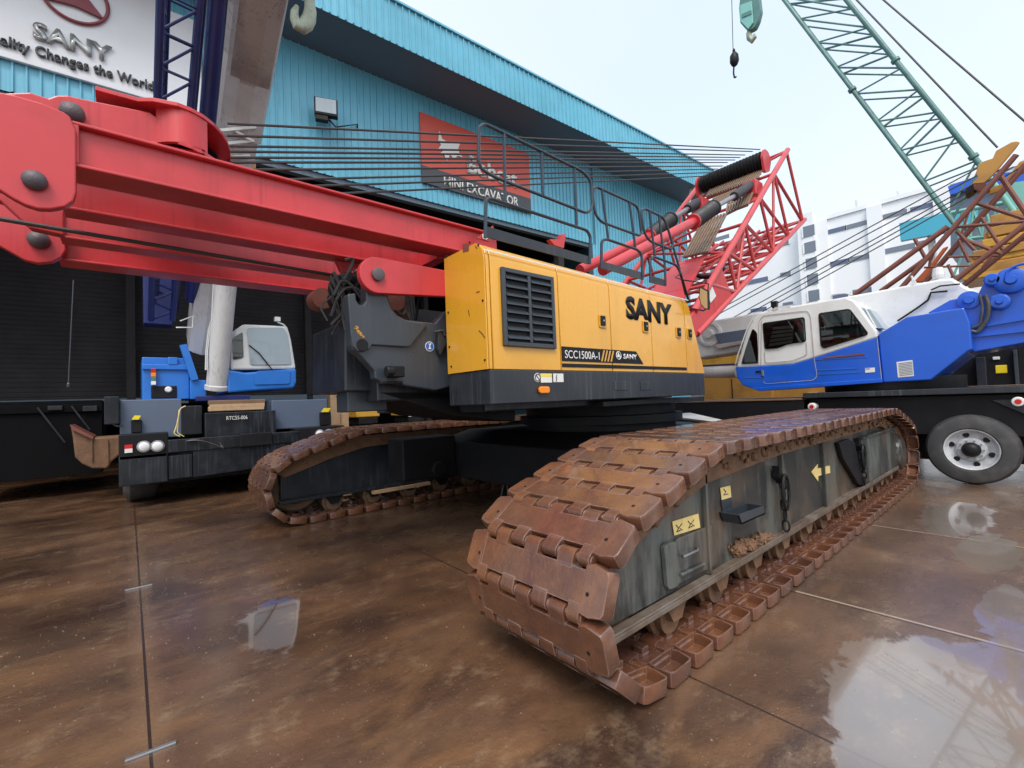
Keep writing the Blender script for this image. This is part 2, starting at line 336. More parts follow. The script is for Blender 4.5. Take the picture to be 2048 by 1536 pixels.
# flat steel strips lying on the slab and the square cover in it
for (a, b_), lb in (((( 250,1524),(353,1486)), 'short steel strip on the wet slab at the bottom left edge of the yard'), (((250,1182),(305,1170)), 'short steel strip lying across the slab joint farther from the viewer')):
    p, q = atz(*a, 0), atz(*b_, 0)
    o = MB().bar(p+Vector((0,0,.006)), q+Vector((0,0,.006)), .022, .012).build('steel_strip', M['steel'], bevel=.003); tag(o, lb, 'steel strip', 'steel strips on the slab')
ps = [atz(x, y, .004) for x, y in ((510,1228),(603,1197),(601,1272),(513,1308))]
'''cv = empty('floor_cover', (ps[0]+ps[2])/2*Vector((1,1,0)) if False else Vector(((ps[0].x+ps[2].x)/2, (ps[0].y+ps[2].y)/2, 0)), 'pale wet four-sided cover plate with cracks set in the brown slab', 'cover plate')
MB().prism(ps, (0,0,.006)).build('plate', M['concrete'], cv)
fm = MB()
for i in range(4): fm.bar(ps[i]+Vector((0,0,.008)), ps[(i+1)%4]+Vector((0,0,.008)), .012, .008)
fm.path([ps[3].lerp(ps[0],.35)+Vector((0,0,.009)), ps[0].lerp(ps[1],.55).lerp(ps[2],.2)+Vector((0,0,.009)), ps[1]+Vector((0,0,.009))], .004, 4)
fm.build('frame', M['black'], cv)'''
# ---------------------------------------------------------------- warehouse
BF = Fr((0,0,0), -3.)                                     # wall plane local y = 13
WY = 13.
def wl(x, y, off=0.): return BF.at(x, y, 1, WY-off)
def ribs(x0, x1, z0f, z1f, y, step, d=.042, flip=1):
    """trapezoid sheet in the local x-z plane; z0f and z1f give the ends for each x"""
    xs = []; x = x0
    while x < x1:
        for dx, h in ((0,0),(step*.80,0),(step*.83,1),(step*.97,1)): xs.append((x+dx, h))
        x += step
    vs = []; 
    for x, h in xs: vs += [(x, y-d*h*flip, z0f(x)), (x, y-d*h*flip, z1f(x))]
    return vs, [(2*i, 2*i+2, 2*i+3, 2*i+1) for i in range(len(xs)-1)]
random.seed(5)
wh = empty('warehouse', BF.w((8, WY, 0)), 'long teal corrugated metal warehouse with a dark open front', 'warehouse')
XD0, XD1, XE, ZL, ZE = -9., 14.6, 21.9, 8.2, 11.9
mb = MB(BF); v, f = ribs(-14, XD1, lambda x: ZL, lambda x: ZE, WY, .2); mb.add(v, f); mb.build('front_cladding', M['teal'], wh)
mb = MB(BF); v, f = ribs(XD1, XE, lambda x: 0., lambda x: ZE, WY, .2); mb.add(v, f); mb.build('side_cladding', M['teal'], wh); mb = MB(BF); v, f = ribs(-14, XD0, lambda x: 0, lambda x: ZL, WY, .2); mb.add(v, f); mb.build('side_cladding', M['teal'], wh)
MB(BF).box((XE, WY+.02, 0), (XE+.06, WY+26, 12.6)).build('end_wall', M['teal'], wh)
mb = MB(BF); v, f = ribs(-14, XE+.3, lambda x: 11.66, lambda x: 12.85, WY-1.55, .2); mb.add(v, f)
mb.build('roof_fascia', M['teal'], wh)
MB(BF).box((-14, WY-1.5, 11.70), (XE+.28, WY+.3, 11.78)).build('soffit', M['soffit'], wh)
mb = MB(BF).box((-14, WY-1.62, 12.87), (XE+.3, WY-1.3, 12.93)).prism([(-14,WY-1.3,12.88),(-14,WY+26,14.8),(-14,WY+26,14.9),(-14,WY-1.3,12.95)], (XE+14.3,0,0)); mb.build('roof', M['teal'], wh)
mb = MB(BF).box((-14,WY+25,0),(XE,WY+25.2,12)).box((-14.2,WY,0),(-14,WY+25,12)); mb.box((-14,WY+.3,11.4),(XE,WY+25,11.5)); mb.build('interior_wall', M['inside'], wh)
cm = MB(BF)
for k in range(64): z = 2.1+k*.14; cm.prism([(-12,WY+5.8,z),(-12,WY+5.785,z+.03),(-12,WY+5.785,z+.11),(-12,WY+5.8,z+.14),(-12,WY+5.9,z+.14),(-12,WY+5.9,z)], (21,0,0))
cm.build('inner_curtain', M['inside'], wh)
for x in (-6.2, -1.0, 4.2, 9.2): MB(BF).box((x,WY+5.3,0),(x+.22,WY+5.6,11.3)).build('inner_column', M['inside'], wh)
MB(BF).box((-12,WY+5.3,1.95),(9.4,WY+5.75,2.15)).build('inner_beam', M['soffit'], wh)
MB(BF).box((XD0, WY+.05, ZL-.15), (XD1+.1, WY+.25, ZL+.02)).box((XD1-.02, WY+.04, 0), (XD1+.18, WY+.24, ZL-.15)).build('door_frame', M['soffit'], wh)
p1 = wl(1383,388,1.2); p2 = wl(1378,425,1.2); p3 = wl(1335,440,.05)
mb = MB(BF); mb.path(rpath([p1+Vector((0,0,.6)), p2, p3], .15), .06, 8); mb.build('downpipe', M['boomg'], wh, smooth=True)
mb = MB(BF)
for k in range(5): mb.box((-2+k*5-.15, WY+.3, 0), (-2+k*5+.15, WY+.6, 11.4)) if k not in (0,1,2) else None
if mb.v: mb.build('column', M['inside'], wh)
# white banner sign
def board(name, poly, t, m, root, off): return MB(BF).prism(poly, (0, t, 0)).build(name, m, root, bevel=.01)
zb = lambda x: 0
c0 = wl(0, 107, .12); c1 = wl(308, 205, .12); ct = wl(352, 22, .12)
sb = empty('wall_sign', BF.w((-1, WY-.1, 8.9)), 'big white banner board with a maroon triangle-in-ring emblem and grey lettering', 'sign', None)
x1 = wl(402, 95, .12).x
zlo = (c0.z+c1.z)/2
zhi = 13.3
poly = [(-7., WY-.12, zlo), (x1, WY-.12, zlo), (x1, WY-.12, wl(375,35,.12).z), (wl(318,10,.12).x, WY-.12, wl(375,35,.12).z), (wl(318,10,.12).x, WY-.12, 11.6), (-7., WY-.12, 11.6)]
board('panel', poly, .08, M['white'], sb, 0)
s0 = wl(62, 72, .14); s1 = wl(222, 130, .14)
text('SANY', 'lettering', M['letter'], sb, (-2.11, WY-.14, 9.39), (1,0,0), (0,0,1), .34, .05, .035, width=1.22, fr=BF)
q0 = wl(0, 84, .14); q1 = wl(312, 182, .14)
wtot = wl(308,180,.14).x - wl(4,84,.14).x
full = 'Quality Changes the World'
text(full, 'slogan', M['dark_letter'], sb, (-2.86, WY-.14, 9.035), (1,0,0), (0,0,1), .215, .03, .028, width=2.68, fr=BF, spacing=1.05)
ec = wl(150, 5, .14); er = (wl(219,25,.14).x-wl(82,-10,.14).x)/2
mb = MB(BF); ring = [Vector((ec.x+er*math.cos(a), WY-.16, ec.z+.1+er*math.sin(a))) for a in [2*math.pi*i/40 for i in range(40)]]
mb.path(ring, .035, 6, True); mb.build('emblem_ring', M['maroon'], sb, smooth=True)
mb = MB(BF)
def tri(c, r, ang): return Vector((c.x+r*math.cos(R(ang)), WY-.15, c.z+.1+r*math.sin(R(ang))))
for a in (90, 210, 330):
    tip = tri(ec, er*1.02, a); l_ = tri(ec, er*.30, a+95); r_ = tri(ec, er*.42, a-60); 
    mb.prism([tip, tri(ec, er*.38, a+60), tri(ec, er*.12, a+60), tri(ec, er*.12, a-60), tri(ec, er*.38, a-60)], (0,-.05,0))
mb.build('emblem', M['maroon'], sb)
# orange sign
so_ = empty('wall_sign', BF.w((9, WY-.1, 9)), 'orange and grey board with a white animal-head emblem and white lettering, under the eaves', 'sign')
A, B_, C_, D_ = (wl(*p, .1) for p in ((839,228),(1057,303),(1063,425),(845,366)))
mz = [wl(843,333,.11), wl(1062,394,.11)]
ztop = (A.z+B_.z)/2; zbot = (C_.z+D_.z)/2; zm = (mz[0].z+mz[1].z)/2; xa = (A.x+D_.x)/2; xb = (B_.x+C_.x)/2
MB(BF).box((xa, WY-.10, zm), (xb, WY-.04, ztop)).build('orange_panel', M['orange_sign'], so_)
MB(BF).box((xa, WY-.10, zbot), (xb, WY-.04, zm)).build('grey_panel', M['grey_sign'], so_)
t0 = wl(888, 375, .11); t1 = wl(1037, 412, .11)
text('MINI EXCAVATOR', 'lettering', M['label'], so_, (t0.x, WY-.11, zbot+.17*(zm-zbot)), (1,0,0), (0,0,1), (zm-zbot)*.62, .02, .014, width=t1.x-t0.x, fr=BF)
t0 = wl(934, 333, .11); t1 = wl(1034, 360, .11)
text('Bobcat', 'brand_lettering', M['label'], so_, (t0.x, WY-.11, zm+.14*(ztop-zm)), (1,0,0), (0,0,1), (ztop-zm)*.36, .03, .03, width=t1.x-t0.x, fr=BF)
hd = [(878,262),(884,278),(897,286),(908,284),(921,284),(916,297),(918,306),(925,315),(915,312),(908,319),(900,310),(893,322),(888,310),(878,308),(886,302),(876,298),(882,290),(876,284)]
MB(BF).prism([wl(x, y, .11) for x, y in hd], (0,-.02,0)).build('emblem', M['label'], so_)
# floodlight
fl = empty('floodlight', BF.w(wl(652, 225, .05)), 'square floodlight on a bracket arm fixed high on the teal wall', 'floodlight')
c = wl(652, 215, .5); 
FF = Fr(BF.w(c), -20, 0)
MB(FF).box((-.30,-.02,-.22),(.30,.16,.26)).build('housing', M['black'], fl, bevel=.02)
MB(FF).box((-.26,-.035,-.16),(.26,-.02,.23)).build('glass', M['glassm'], fl)
mb = MB(FF).box((-.28,.0,-.36),(.05,.16,-.22)); mb.build('ballast', M['black'], fl, bevel=.015)
e = BF.w(wl(715, 255, .04)); st = FF.w((.1,.1,-.3)); mb = MB(); mb.path([st, st+Vector((.15,0,-.12)), e+Vector((0,-.0,.1)), e+Vector((-.0,0,0))], .022, 6); mb.path([st, BF.w(wl(655,238,0))], .03, 6); mb.build('bracket', M['black'], fl)

# loose grit on the slab
rn = random.Random(17); mb = MB()
for i in range(1500):
    x = rn.uniform(-1.2, 8.5); y = rn.uniform(.15, 8.2)
    if x > 1.3 and 1.3 < y < 2.6: continue
    if rn.random() < .5: x = rn.gauss(.3, 1.0); y = rn.gauss(4.6, 1.4)
    if (abs(x)+abs(y)) < .9 or (x > 1.2 and y > 6.5): continue
    r = rn.choice((.003,.003,.004,.005,.008)); a = rn.uniform(0, 3); ax, ay = r*math.cos(a), r*math.sin(a); k = rn.uniform(.5,.9)
    vs = [(x+ax,y+ay,0),(x-ay*k,y+ax*k,0),(x-ax,y-ay,0),(x+ay*k,y-ax*k,0),(x+ax*.3,y,r*.8)]
    mb.add(vs, [(0,1,4),(1,2,4),(2,3,4),(3,0,4)])
gr = mb.build('grit', mat('grit', (.11,.075,.05), .5, col2=(.22,.17,.13), gscale=9)); tag(gr, kind='stuff')
# ---------------------------------------------------------------- crawler crane
CC = empty('crawler_crane', (5.7, 4.6, 0), 'large crawler crane with yellow engine housing, red mast and two rusty crawler tracks', 'crawler crane')
TA, TB = 1.37, 2.47
def pinpath(r_off=.055, dx=0.):
    cs = [(2.13+dx, .50, .50-r_off), (9.45+dx, .52, .52-r_off), (8.42+dx, 1.02, .27-r_off), (2.98+dx, 1.03, .25-r_off)]
    pts = []
    n = len(cs)
    def tang(a, b):
        (x0,z0,r0),(x1,z1,r1) = a, b; dx_, dz = x1-x0, z1-z0; d = math.hypot(dx_, dz); base_ = math.atan2(dz, dx_); off = math.acos((r0-r1)/d)
        return base_-off                                   # outward normal angle for a counter-clockwise belt
    angs = [tang(cs[i], cs[(i+1)%n]) for i in range(n)]
    for i, (x, z, r) in enumerate(cs):
        a0 = angs[i-1]; a1 = angs[i]
        while a1 < a0: a1 += 2*math.pi
        k = max(2, int((a1-a0)/.05))
        for j in range(k+1):
            a = a0+(a1-a0)*j/k; pts.append(Vector((x+r*math.cos(a), z+r*math.sin(a))))
    return pts
def walk(pts, n):
    seg = [(pts[i], pts[(i+1)%len(pts)]) for i in range(len(pts))]; ln = [(b-a).length for a, b in seg]; T = sum(ln)
    def at(s):
        s %= T
        for (a, b), l in zip(seg, ln):
            if s <= l: return a.lerp(b, s/l if l else 0)
            s -= l
        return pts[0]
    return [at(T*i/n) for i in range(n)], T
PATH = pinpath()
_, TL = walk(PATH, 10); NS = round(TL/.268); PIT = TL/NS
NSEG = NS
def shoe_mesh():
    m = MB(Fr()); h = PIT/2; W2 = .55
    m.box((-.086, -.42, -.012), (.086, .42, .045))
    A = [(-.42,-.335),(-.182,-.078),(.078,.182),(.335,.41)]; Bf = [(-.312,-.205),(-.054,.054),(.205,.312)]
    for a, b in A:
        m.loft([[(h-.0+.040*math.cos(t), y, .005+.042*math.sin(t)) if abs(t) <= math.pi/2 else (.075, y, .005+.042*(1 if t>0 else -1)) for t in [-math.pi*.75]+[math.pi*(-.5+i/8) for i in range(9)]+[math.pi*.75]] for y in (a, b)])
    for a, b in Bf:
        m.loft([[(-h+.0-.040*math.cos(t), y, .005+.042*math.sin(t)) if abs(t) <= math.pi/2 else (-.075, y, .005+.042*(1 if t>0 else -1)) for t in [-math.pi*.75]+[math.pi*(-.5+i/8) for i in range(9)]+[math.pi*.75]] for y in (a, b)])
    m.tube((h, -.43, .005), (h, .415, .005), .026, 10)
    m.box((-.05,-.10,-.085),(.05,.10,-.01)); m.box((-.03,.25,-.05),(.03,.31,-.01)); m.box((-.03,-.31,-.05),(.03,-.25,-.01))
    for s in (-1, 1):
        o = [(-.112,.40),(-.128,.45),(-.108,W2-.012),(-.085,W2),(.085,W2),(.108,W2-.012),(.126,.46),(.118,.40)]
        cx = 0.; cy = .485
        ring = lambda k, z, e=0: [((x-cx)*k+cx, s*((y-cy)*k+cy), z) for x, y in o]
        m.loft([ring(.87,.026), ring(.89,-.040), ring(.98,-.040), ring(1.0,-.02), ring(1.0,.026), ring(.98,.039), ring(.95,.0455)])
    k0 = len(m.f)
    for s in (-1, 1): m.lathe((.02, s*.44, .0468), (0,0,1), [(0,.011),(.0012,.010)], 8)
    return m, k0
sm_, k0 = shoe_mesh()
shoe = sm_.build('track_shoe', M['rusty'], None, bevel=.005, smooth=True)
for v in shoe.data.vertices: v.co += shoe.location
shoe.location = (0,0,0)
shoe.data.materials.append(M['black'])
for i, p in enumerate(shoe.data.polygons):
    if i >= k0: p.material_index = 1
RN = random.Random(3)
def make_track(y0, dx, first=None, vis=None):
    """crawler track: the frame box is the part, its shoes are sub-parts"""
    yc = y0+.55
    near = y0 < 4
    fm = MB()
    pr = [(1.90,.34),(1.90,.69),(2.6,.90),(3.1,1.0),(4.5,1.06),(8.3,1.06),(9.25,.90),(9.16,.30),(9.1,.25)]
    fm.prism([(x+dx, y0+.23, z) for x, z in pr], (0, .64, 0))
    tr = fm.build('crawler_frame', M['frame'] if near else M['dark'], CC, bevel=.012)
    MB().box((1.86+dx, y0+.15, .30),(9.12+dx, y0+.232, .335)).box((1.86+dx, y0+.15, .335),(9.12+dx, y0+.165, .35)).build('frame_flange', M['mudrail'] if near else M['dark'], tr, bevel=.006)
    pts, _ = walk(PATH, NSEG)
    extra = MB()
    for i in range(NSEG):
        a, b = pts[i], pts[(i+1)%NSEG]; c = (a+b)/2; d = (b-a).normalized()
        ux = Vector((d.x, 0, d.y)); uz = Vector((d.y, 0, -d.x)); uy = uz.cross(ux)
        m = Matrix((ux, uy, uz)).transposed().to_4x4(); m.translation = Vector((c.x+dx, yc+RN.uniform(-.004,.004), c.y)) - base(tr)
        if vis and not vis(c.x, c.y):
            for v in ((-.12,-.53,-.05),): pass
            ra = Matrix((ux, uy, uz)).transposed()
            vs = [ra @ Vector(p) + Vector((c.x+dx, yc, c.y)) for p in [(x,y,z) for z in (-.02,.045) for y in (-.53,.53) for x in (-.13,.13)]]
            extra.add(vs, [(0,2,3,1),(4,5,7,6),(0,1,5,4),(2,6,7,3),(0,4,6,2),(1,3,7,5)]); continue
        global shoe_used
        if not shoe_used: o = shoe; shoe_used = True
        else: o = shoe.copy(); C.objects.link(o)
        o.parent = tr; o.matrix_local = m @ Matrix.Rotation(RN.uniform(-.012,.012), 4, 'Y')
    if extra.v: 
        e = extra.build('track_shoes', M['rusty'], tr); e['kind'] = 'stuff'
    # caked chain rail under the upper run, rollers, drive and idler
    mud = MB(); prof = pinpath(.13)
    up = [p for p in prof if p.y > .72]; up.sort(key=lambda p: p.x)
    rn = random.Random(5)
    top = [(p.x+dx, p.y) for p in up]; bot = [(9.2+dx,.86),(8.3+dx,1.02),(4.5+dx,1.02),(3.1+dx,.97),(2.6+dx,.86),(1.95+dx,.66)]
    mud.prism([(x, y0+.19, z) for x, z in top+bot], (0, .6, 0)); 
    for q in range(230 if near else 60):
        t = rn.random(); x = 2.0+t*7.0; zt = .80+.30*min(1, max(0,(x-1.9)/1.1)) if x < 8.3 else 1.08-(x-8.3)*.25
        z = zt+rn.uniform(-.05,.07) if x > 3 else zt+rn.uniform(-.1,.04); r = rn.uniform(.012,.034); y = y0+.18+rn.uniform(-.02,.02)
        mud.lathe((x+dx, y-r*.4, z), (rn.uniform(-.3,.3),1,rn.uniform(-.3,.3)), [(0,0),(r*.2,r*.8),(r*.7,r*1.1),(r*1.5,r*.6)], 6)
    mud.build('caked_rail', M['mud'], tr)
    for k in range(11):
        x = 2.62+k*.62+dx
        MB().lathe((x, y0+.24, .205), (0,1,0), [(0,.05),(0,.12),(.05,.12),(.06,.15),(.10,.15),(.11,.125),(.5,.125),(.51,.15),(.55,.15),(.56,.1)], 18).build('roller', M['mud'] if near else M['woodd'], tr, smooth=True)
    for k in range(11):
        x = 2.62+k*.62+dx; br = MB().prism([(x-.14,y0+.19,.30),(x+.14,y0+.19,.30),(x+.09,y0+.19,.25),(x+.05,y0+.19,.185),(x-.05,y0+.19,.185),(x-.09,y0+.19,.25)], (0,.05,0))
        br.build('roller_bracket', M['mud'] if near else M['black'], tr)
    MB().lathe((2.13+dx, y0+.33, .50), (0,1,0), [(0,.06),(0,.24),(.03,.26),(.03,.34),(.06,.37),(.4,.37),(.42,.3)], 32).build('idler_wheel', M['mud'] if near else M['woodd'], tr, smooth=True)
    fd = MB().lathe((9.42+dx, y0+.12, .52), (0,1,0), [(0,.05),(0,.20),(.02,.25),(.06,.27),(.07,.30),(.12,.31),(.2,.31),(.5,.31)], 32)
    for k in range(16):
        a = 2*math.pi*k/16; fd.tube((9.42+dx+.255*math.cos(a), y0+.16, .52+.255*math.sin(a)), (9.42+dx+.255*math.cos(a), y0+.20, .52+.255*math.sin(a)), .018, 6)
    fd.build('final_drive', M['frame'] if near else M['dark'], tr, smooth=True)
    return tr
shoe_used = False
TR = make_track(TA, 0)
nvis = 100-NS
order = sorted(range(NS), key=lambda i: 0)
pts_, _ = walk(PATH, NSEG)
cand = sorted([( ((pts_[i]+pts_[(i+1)%NSEG])/2).x - 0.35*((pts_[i]+pts_[(i+1)%NSEG])/2).y, i) for i in range(NS)])
keep = set(i for _, i in cand[:nvis]); keyx = {}
_lim = sorted(((pts_[i]+pts_[(i+1)%NSEG])/2).x for i in range(NS))[nvis-1]
TL_ = make_track(6.68, -.3, vis=lambda x, z: x <= _lim+1e-4)
# near frame fittings, traced on the frame's outer face
FY = TA+.225
def fp(x, y, off=0.): return aty(x, y, FY-off)
MB().prism(rnd([fp(1388,1062,0), fp(1424,1047,0), fp(1430,1128,0), fp(1350,1168,0), fp(1347,1078,0)], .03), (0,-.018,0)).prism(rnd([fp(1320,1090), fp(1345,1080), fp(1350,1170), fp(1328,1178)], .03), (0,-.03,0)).tube(fp(1362,1150,.03), fp(1408,1128,.03), .013).build('access_cover', M['frame'], TR, bevel=.004)
mb = MB(); mb.path([fp(1366,1112,.02), fp(1368,1113,.06), fp(1395,1101,.06), fp(1396,1097,.02)], .007, 6); mb.build('cover_handle', M['steel'], TR, smooth=True)
MB().prism([fp(1344,1043), fp(1396,1027), fp(1400,1055), fp(1348,1071)], (0,-.003,0)).build('warning_sticker', M['labely'], TR)
mb = MB()
for a, b_, cx in ((1352,1046,6),(1376,1038,5)):
    mb.path([fp(a,b_+4,.004), fp(a+5,b_+10,.004), fp(a+1,b_+18,.004), fp(a+9,b_+14,.004)], .004, 4); mb.path([fp(a+12,b_+1,.004), fp(a+6,b_+9,.004), fp(a+13,b_+14,.004)], .003, 4)
mb.build('sticker_print', M['black'], TR)
MB().prism([fp(1440,976), fp(1460,971), fp(1462,994), fp(1443,1000)], (0,-.003,0)).build('warning_sticker', M['labely'], TR)
mb = MB().path([fp(1447,978,.004), fp(1452,984,.004), fp(1447,990,.004), fp(1456,988,.004)], .004, 4); mb.build('sticker_print', M['black'], TR)
q = [fp(1438,1024), fp(1492,1006), fp(1494,1022), fp(1444,1042)]
mb = MB(); mb.prism([q[0], q[1], q[2], q[3]], (0,-.012,0))
o1 = [p+Vector((0,-.14,0)) for p in q]
mb.prism([o1[0]+Vector((0,0,-.0)), o1[1], o1[2], o1[3]], (0,.010,0)); mb.prism([q[3], q[2], o1[2], o1[3]], (0,0,.010)); mb.prism([q[0],o1[0],o1[3],q[3]], (.010,0,0)); mb.prism([q[1],o1[1],o1[2],q[2]], (-.010,0,0))
mb.prism([fp(1441,1000), fp(1462,995), fp(1464,1022), fp(1444,1026)], (0,-.008,0)); mb.build('step_pocket', M['plate'], TR)
MB().prism([fp(1222,1190), fp(1233,1184), fp(1233,1197), fp(1223,1203)], (0,-.002,0)).build('slot', M['black'], TR)
arrow = [(1622,944),(1635,928),(1635,937),(1659,931),(1660,946),(1636,952),(1636,963)]
MB().prism([fp(x,y) for x,y in arrow], (0,-.003,0)).build('arrow_sticker', M['labely'], TR)
MB().prism([fp(1751,890), fp(1762,888), fp(1764,919), fp(1753,922)], (0,-.003,0)).build('white_sticker', M['label'], TR)
MB().prism([fp(1668,885), fp(1688,878), fp(1700,884), fp(1712,940), fp(1722,972), fp(1708,968), fp(1688,935), fp(1676,915)], (0,-.05,0)).build('hanging_flap', M['black'], TR, bevel=.008)
mb = MB()
b0 = fp(1713,868); b1 = fp(1787,862)
mb.box((b0.x, FY-.05, .26),(9.2, FY+.0, .93)); mb.box((b0.x-.02, FY-.08, .93),(9.24, FY+.05, .955)); mb.build('adjuster_box', M['frame'], TR, bevel=.01)
for x in (1555, 1565): pass
mb = MB(); 
for xx in (1556,1400,1640):
    a = fp(xx, 900); MB().box((a.x-.015, FY-.035, .34),(a.x+.015, FY+.01, 1.03)).build('stiffener', M['frame'], TR, bevel=.004)
def chain(px0, y0_, y1_, off, big=True):
    p = fp(px0, y0_, off); q = fp(px0+8, y1_, off); L_ = (q-p).length; lk = .105; n = int(L_/lk*1.35)
    mb = MB()
    for i in range(n):
        c = p.lerp(q, (i+.5)/n); d = (q-p).normalized(); s = Vector((1,0,0)) if i%2 else Vector((0,1,0))
        a = [c+d*(lk*.5*math.sin(t))*1.+s*(.028*math.cos(t)) for t in [2*math.pi*k/10 for k in range(10)]]
        mb.path(a, .009, 5, True)
    c = p.lerp(q, .25)
    if big:
        a = [c+Vector((.07*math.cos(t), -.02, .15*math.sin(t))) for t in [2*math.pi*k/16 for k in range(16)]]; mb.path(a, .014, 6, True)
    mb.prism([p+Vector((-.06,0,.12)), p+Vector((.05,0,.02)), p+Vector((.03,0,-.05)), p+Vector((-.06,0,.02))], (0,.06,0))
    mb.build('lashing_chain', M['black'], TR, smooth=True)
chain(1565, 958, 1062, .07); chain(1722, 895, 968, .07)
mb = MB(); rn = random.Random(11)
for i in range(46):
    t = rn.random(); p = fp(1462+t*95, 1100-t*22+rn.uniform(-14,10)*(1-abs(t-.4)), .02); r = rn.uniform(.02,.05)
    n0 = len(mb.v); mb.lathe(p+Vector((0,r*.6,0)), (rn.uniform(-.9,.9),-1,rn.uniform(-.9,.9)), [(0,0),(r*.2,r*.9),(r*.6,r*rn.uniform(.9,1.5)),(r*1.0,r*.6),(r*1.1,.001)], 6)
    for v in mb.v[n0:]: v += Vector((rn.uniform(-.018,.018), rn.uniform(-.01,.01), rn.uniform(-.012,.012)))
mb.build('dried_mud', M['mud'], TR)
# far track: step bar
mb = MB(); a = aty(745,985,6.80); b_ = aty(858,958,6.80); mb.box((a.x, 6.76, a.z-.025),(b_.x, 6.84, a.z+.02)); mb.build('step_bar', M['wood'], TL_)
# ---- car body, slew ring
CB = MB().prism([(3.9,2.7,.45),(7.6,2.7,.45),(7.6,2.7,1.0),(7.0,2.7,1.14),(4.5,2.7,1.14),(3.9,2.7,1.0)], (0,3.8,0)).box((4.0,1.9,.5),(4.9,7.2,.92)).box((6.6,1.9,.5),(7.5,7.2,.92))
CB.prism([(3.9,2.9,.45),(3.3,2.9,.5),(3.3,2.9,.85),(3.9,2.9,1.0)], (0,.3,0)).prism([(3.9,6.0,.45),(3.0,6.0,.5),(3.0,6.0,1.1),(3.9,6.0,1.1)], (0,.5,0)).tube((3.55,5.9,.62),(3.55,6.6,.62),.12,12)
CB.build('car_body', M['black'], CC, bevel=.02)
MB().lathe((5.7,4.6,1.14),(0,0,1),[(0,1.15),(.08,1.15),(.09,1.25),(.2,1.25),(.21,1.15),(.34,1.15)],48).build('slew_ring', M['black'], CC, smooth=True)
q = [aty(1290,852,2.72), aty(1275,845,2.72), aty(1378,828,2.72), aty(1447,845,2.72), aty(1447,848,2.72)]
mb = MB(); z0 = 1.16
mb.prism([atz(1215,850,z0-.02), atz(1330,832,z0-.02), atz(1380,828,z0), atz(1446,844,z0), atz(1440,849,z0), atz(1360,838,z0)], (0,0,.03)); mb.build('cover_plate', M['boomg'], CC)
# ---- upper works base frame
HB = MB().box((2.6,3.45,1.5),(5.95,5.95,1.86)).box((4.2,3.3,1.48),(6.6,6.1,1.56)).box((1.72,3.9,1.64),(2.6,4.85,2.1))
HB.build('base_frame', M['dark'], CC, bevel=.015)
# ---- engine housing, traced on its side plane y = 3
HY = 3.0
def hp(x, y, off=0.): return aty(x, y, HY-off)
z_mid = 1.872; xr = 2.31; xf_b = hp(1409,745).x; xf_t = hp(1372,592).x; zt_r = 2.975; zt_f = hp(1372,592).z
depth = atx(893,600,xr).y-HY
def ztop(x): return zt_r+(zt_f-zt_r)*(x-xr)/(xf_t-xr)
prof = [(0,0),(0,.86),(.02,.93),(.06,.975),(.12,1.0),(depth,1.0)]        # (inwards, height fraction)
rings = []
for x, zs in ((xr, None), (xf_t-.05, None)):
    rings.append([(x, HY+a, z_mid+(ztop(x)-z_mid)*h) for a, h in prof]+[(x, HY+depth, z_mid)])
seams = [hp(978,500).x, hp(1117,600).x, hp(1219,600).x, hp(1301,620).x, hp(1369,650).x]
def panel(xa, xb, name, slope=False):
    rr = []
    g_ = .006
    nx = 4
    for k in range(nx+1):
        x = xa+g_+(xb-xa-2*g_)*k/nx
        rr.append([(x, HY+a, z_mid+(ztop(min(x, xf_t))-z_mid)*h) for a, h in prof]+[(x, HY+.3, z_mid+(ztop(min(x,xf_t))-z_mid)), (x, HY+.3, z_mid)])
    return MB().loft(rr).build(name, M['yellow'], CC, smooth=True, bevel=.006)
MB().box((xr+.005, HY+.295, z_mid),(xf_t-.02, HY+depth, zt_f-.06)).build('engine_housing', M['yellow'], CC); MB().box((xr+.01, HY+.035, z_mid),(xf_t-.03, HY+.294, zt_f-.05)).build('housing_liner', M['black'], CC)
xs = [xr]+seams[:4]
P1 = panel(xr, seams[0], 'corner_panel')
P2 = panel(seams[0], seams[1], 'grille_door'); P3 = panel(seams[1], seams[2], 'housing_door'); P4 = panel(seams[2], seams[3], 'housing_door')
# front door with the sloping front edge
def fpan(xa, name, xbt, xbb):
    rr = []
    for f_ in (0, .33, .66, 1):
        ring = []
        for a, h in prof+[(.3,1.0),(.3,0)]:
            xb_ = xbb+(xbt-xbb)*h; x = xa+.004+(xb_-xa-.008)*f_; ring.append((x, HY+a, z_mid+(ztop(min(x, xf_t))-z_mid)*h))
        rr.append(ring)
    return MB().loft(rr).build(name, M['yellow'], CC, smooth=True, bevel=.006)
P5 = fpan(seams[3], 'front_door', seams[4]-.0, seams[4]+.02)
rr = []
for f_ in (0, 1):
    ring = []
    for a, h in prof+[(.3,1.0),(.3,0)]:
        xb_ = xf_b+(xf_t+.0-xf_b)*h; xa_ = seams[4]+.02-.02*h+.006; x = xa_+(xb_-xa_)*f_; ring.append((x, HY+a, z_mid+(ztop(min(x, xf_t))-z_mid)*h))
    rr.append(ring)
MB().loft(rr).build('front_corner_panel', M['yellow'], CC, smooth=True)
MB().prism([(xr-.012, HY+.05, z_mid),(xr-.012, HY+depth, z_mid),(xr-.012, HY+depth, zt_r-.01),(xr-.012, HY+.13, zt_r),(xr-.012, HY+.07, zt_r-.03),(xr-.012, HY+.03, zt_r-.1)][:0] or [(xr-.002, HY+a, z_mid+(zt_r-z_mid)*h) for a, h in prof]+[(xr-.002, HY+depth, z_mid)], (-.012,0,0)).build('rear_panel', M['yellow'], CC, bevel=.004)
mb = MB(); rn = random.Random(2)
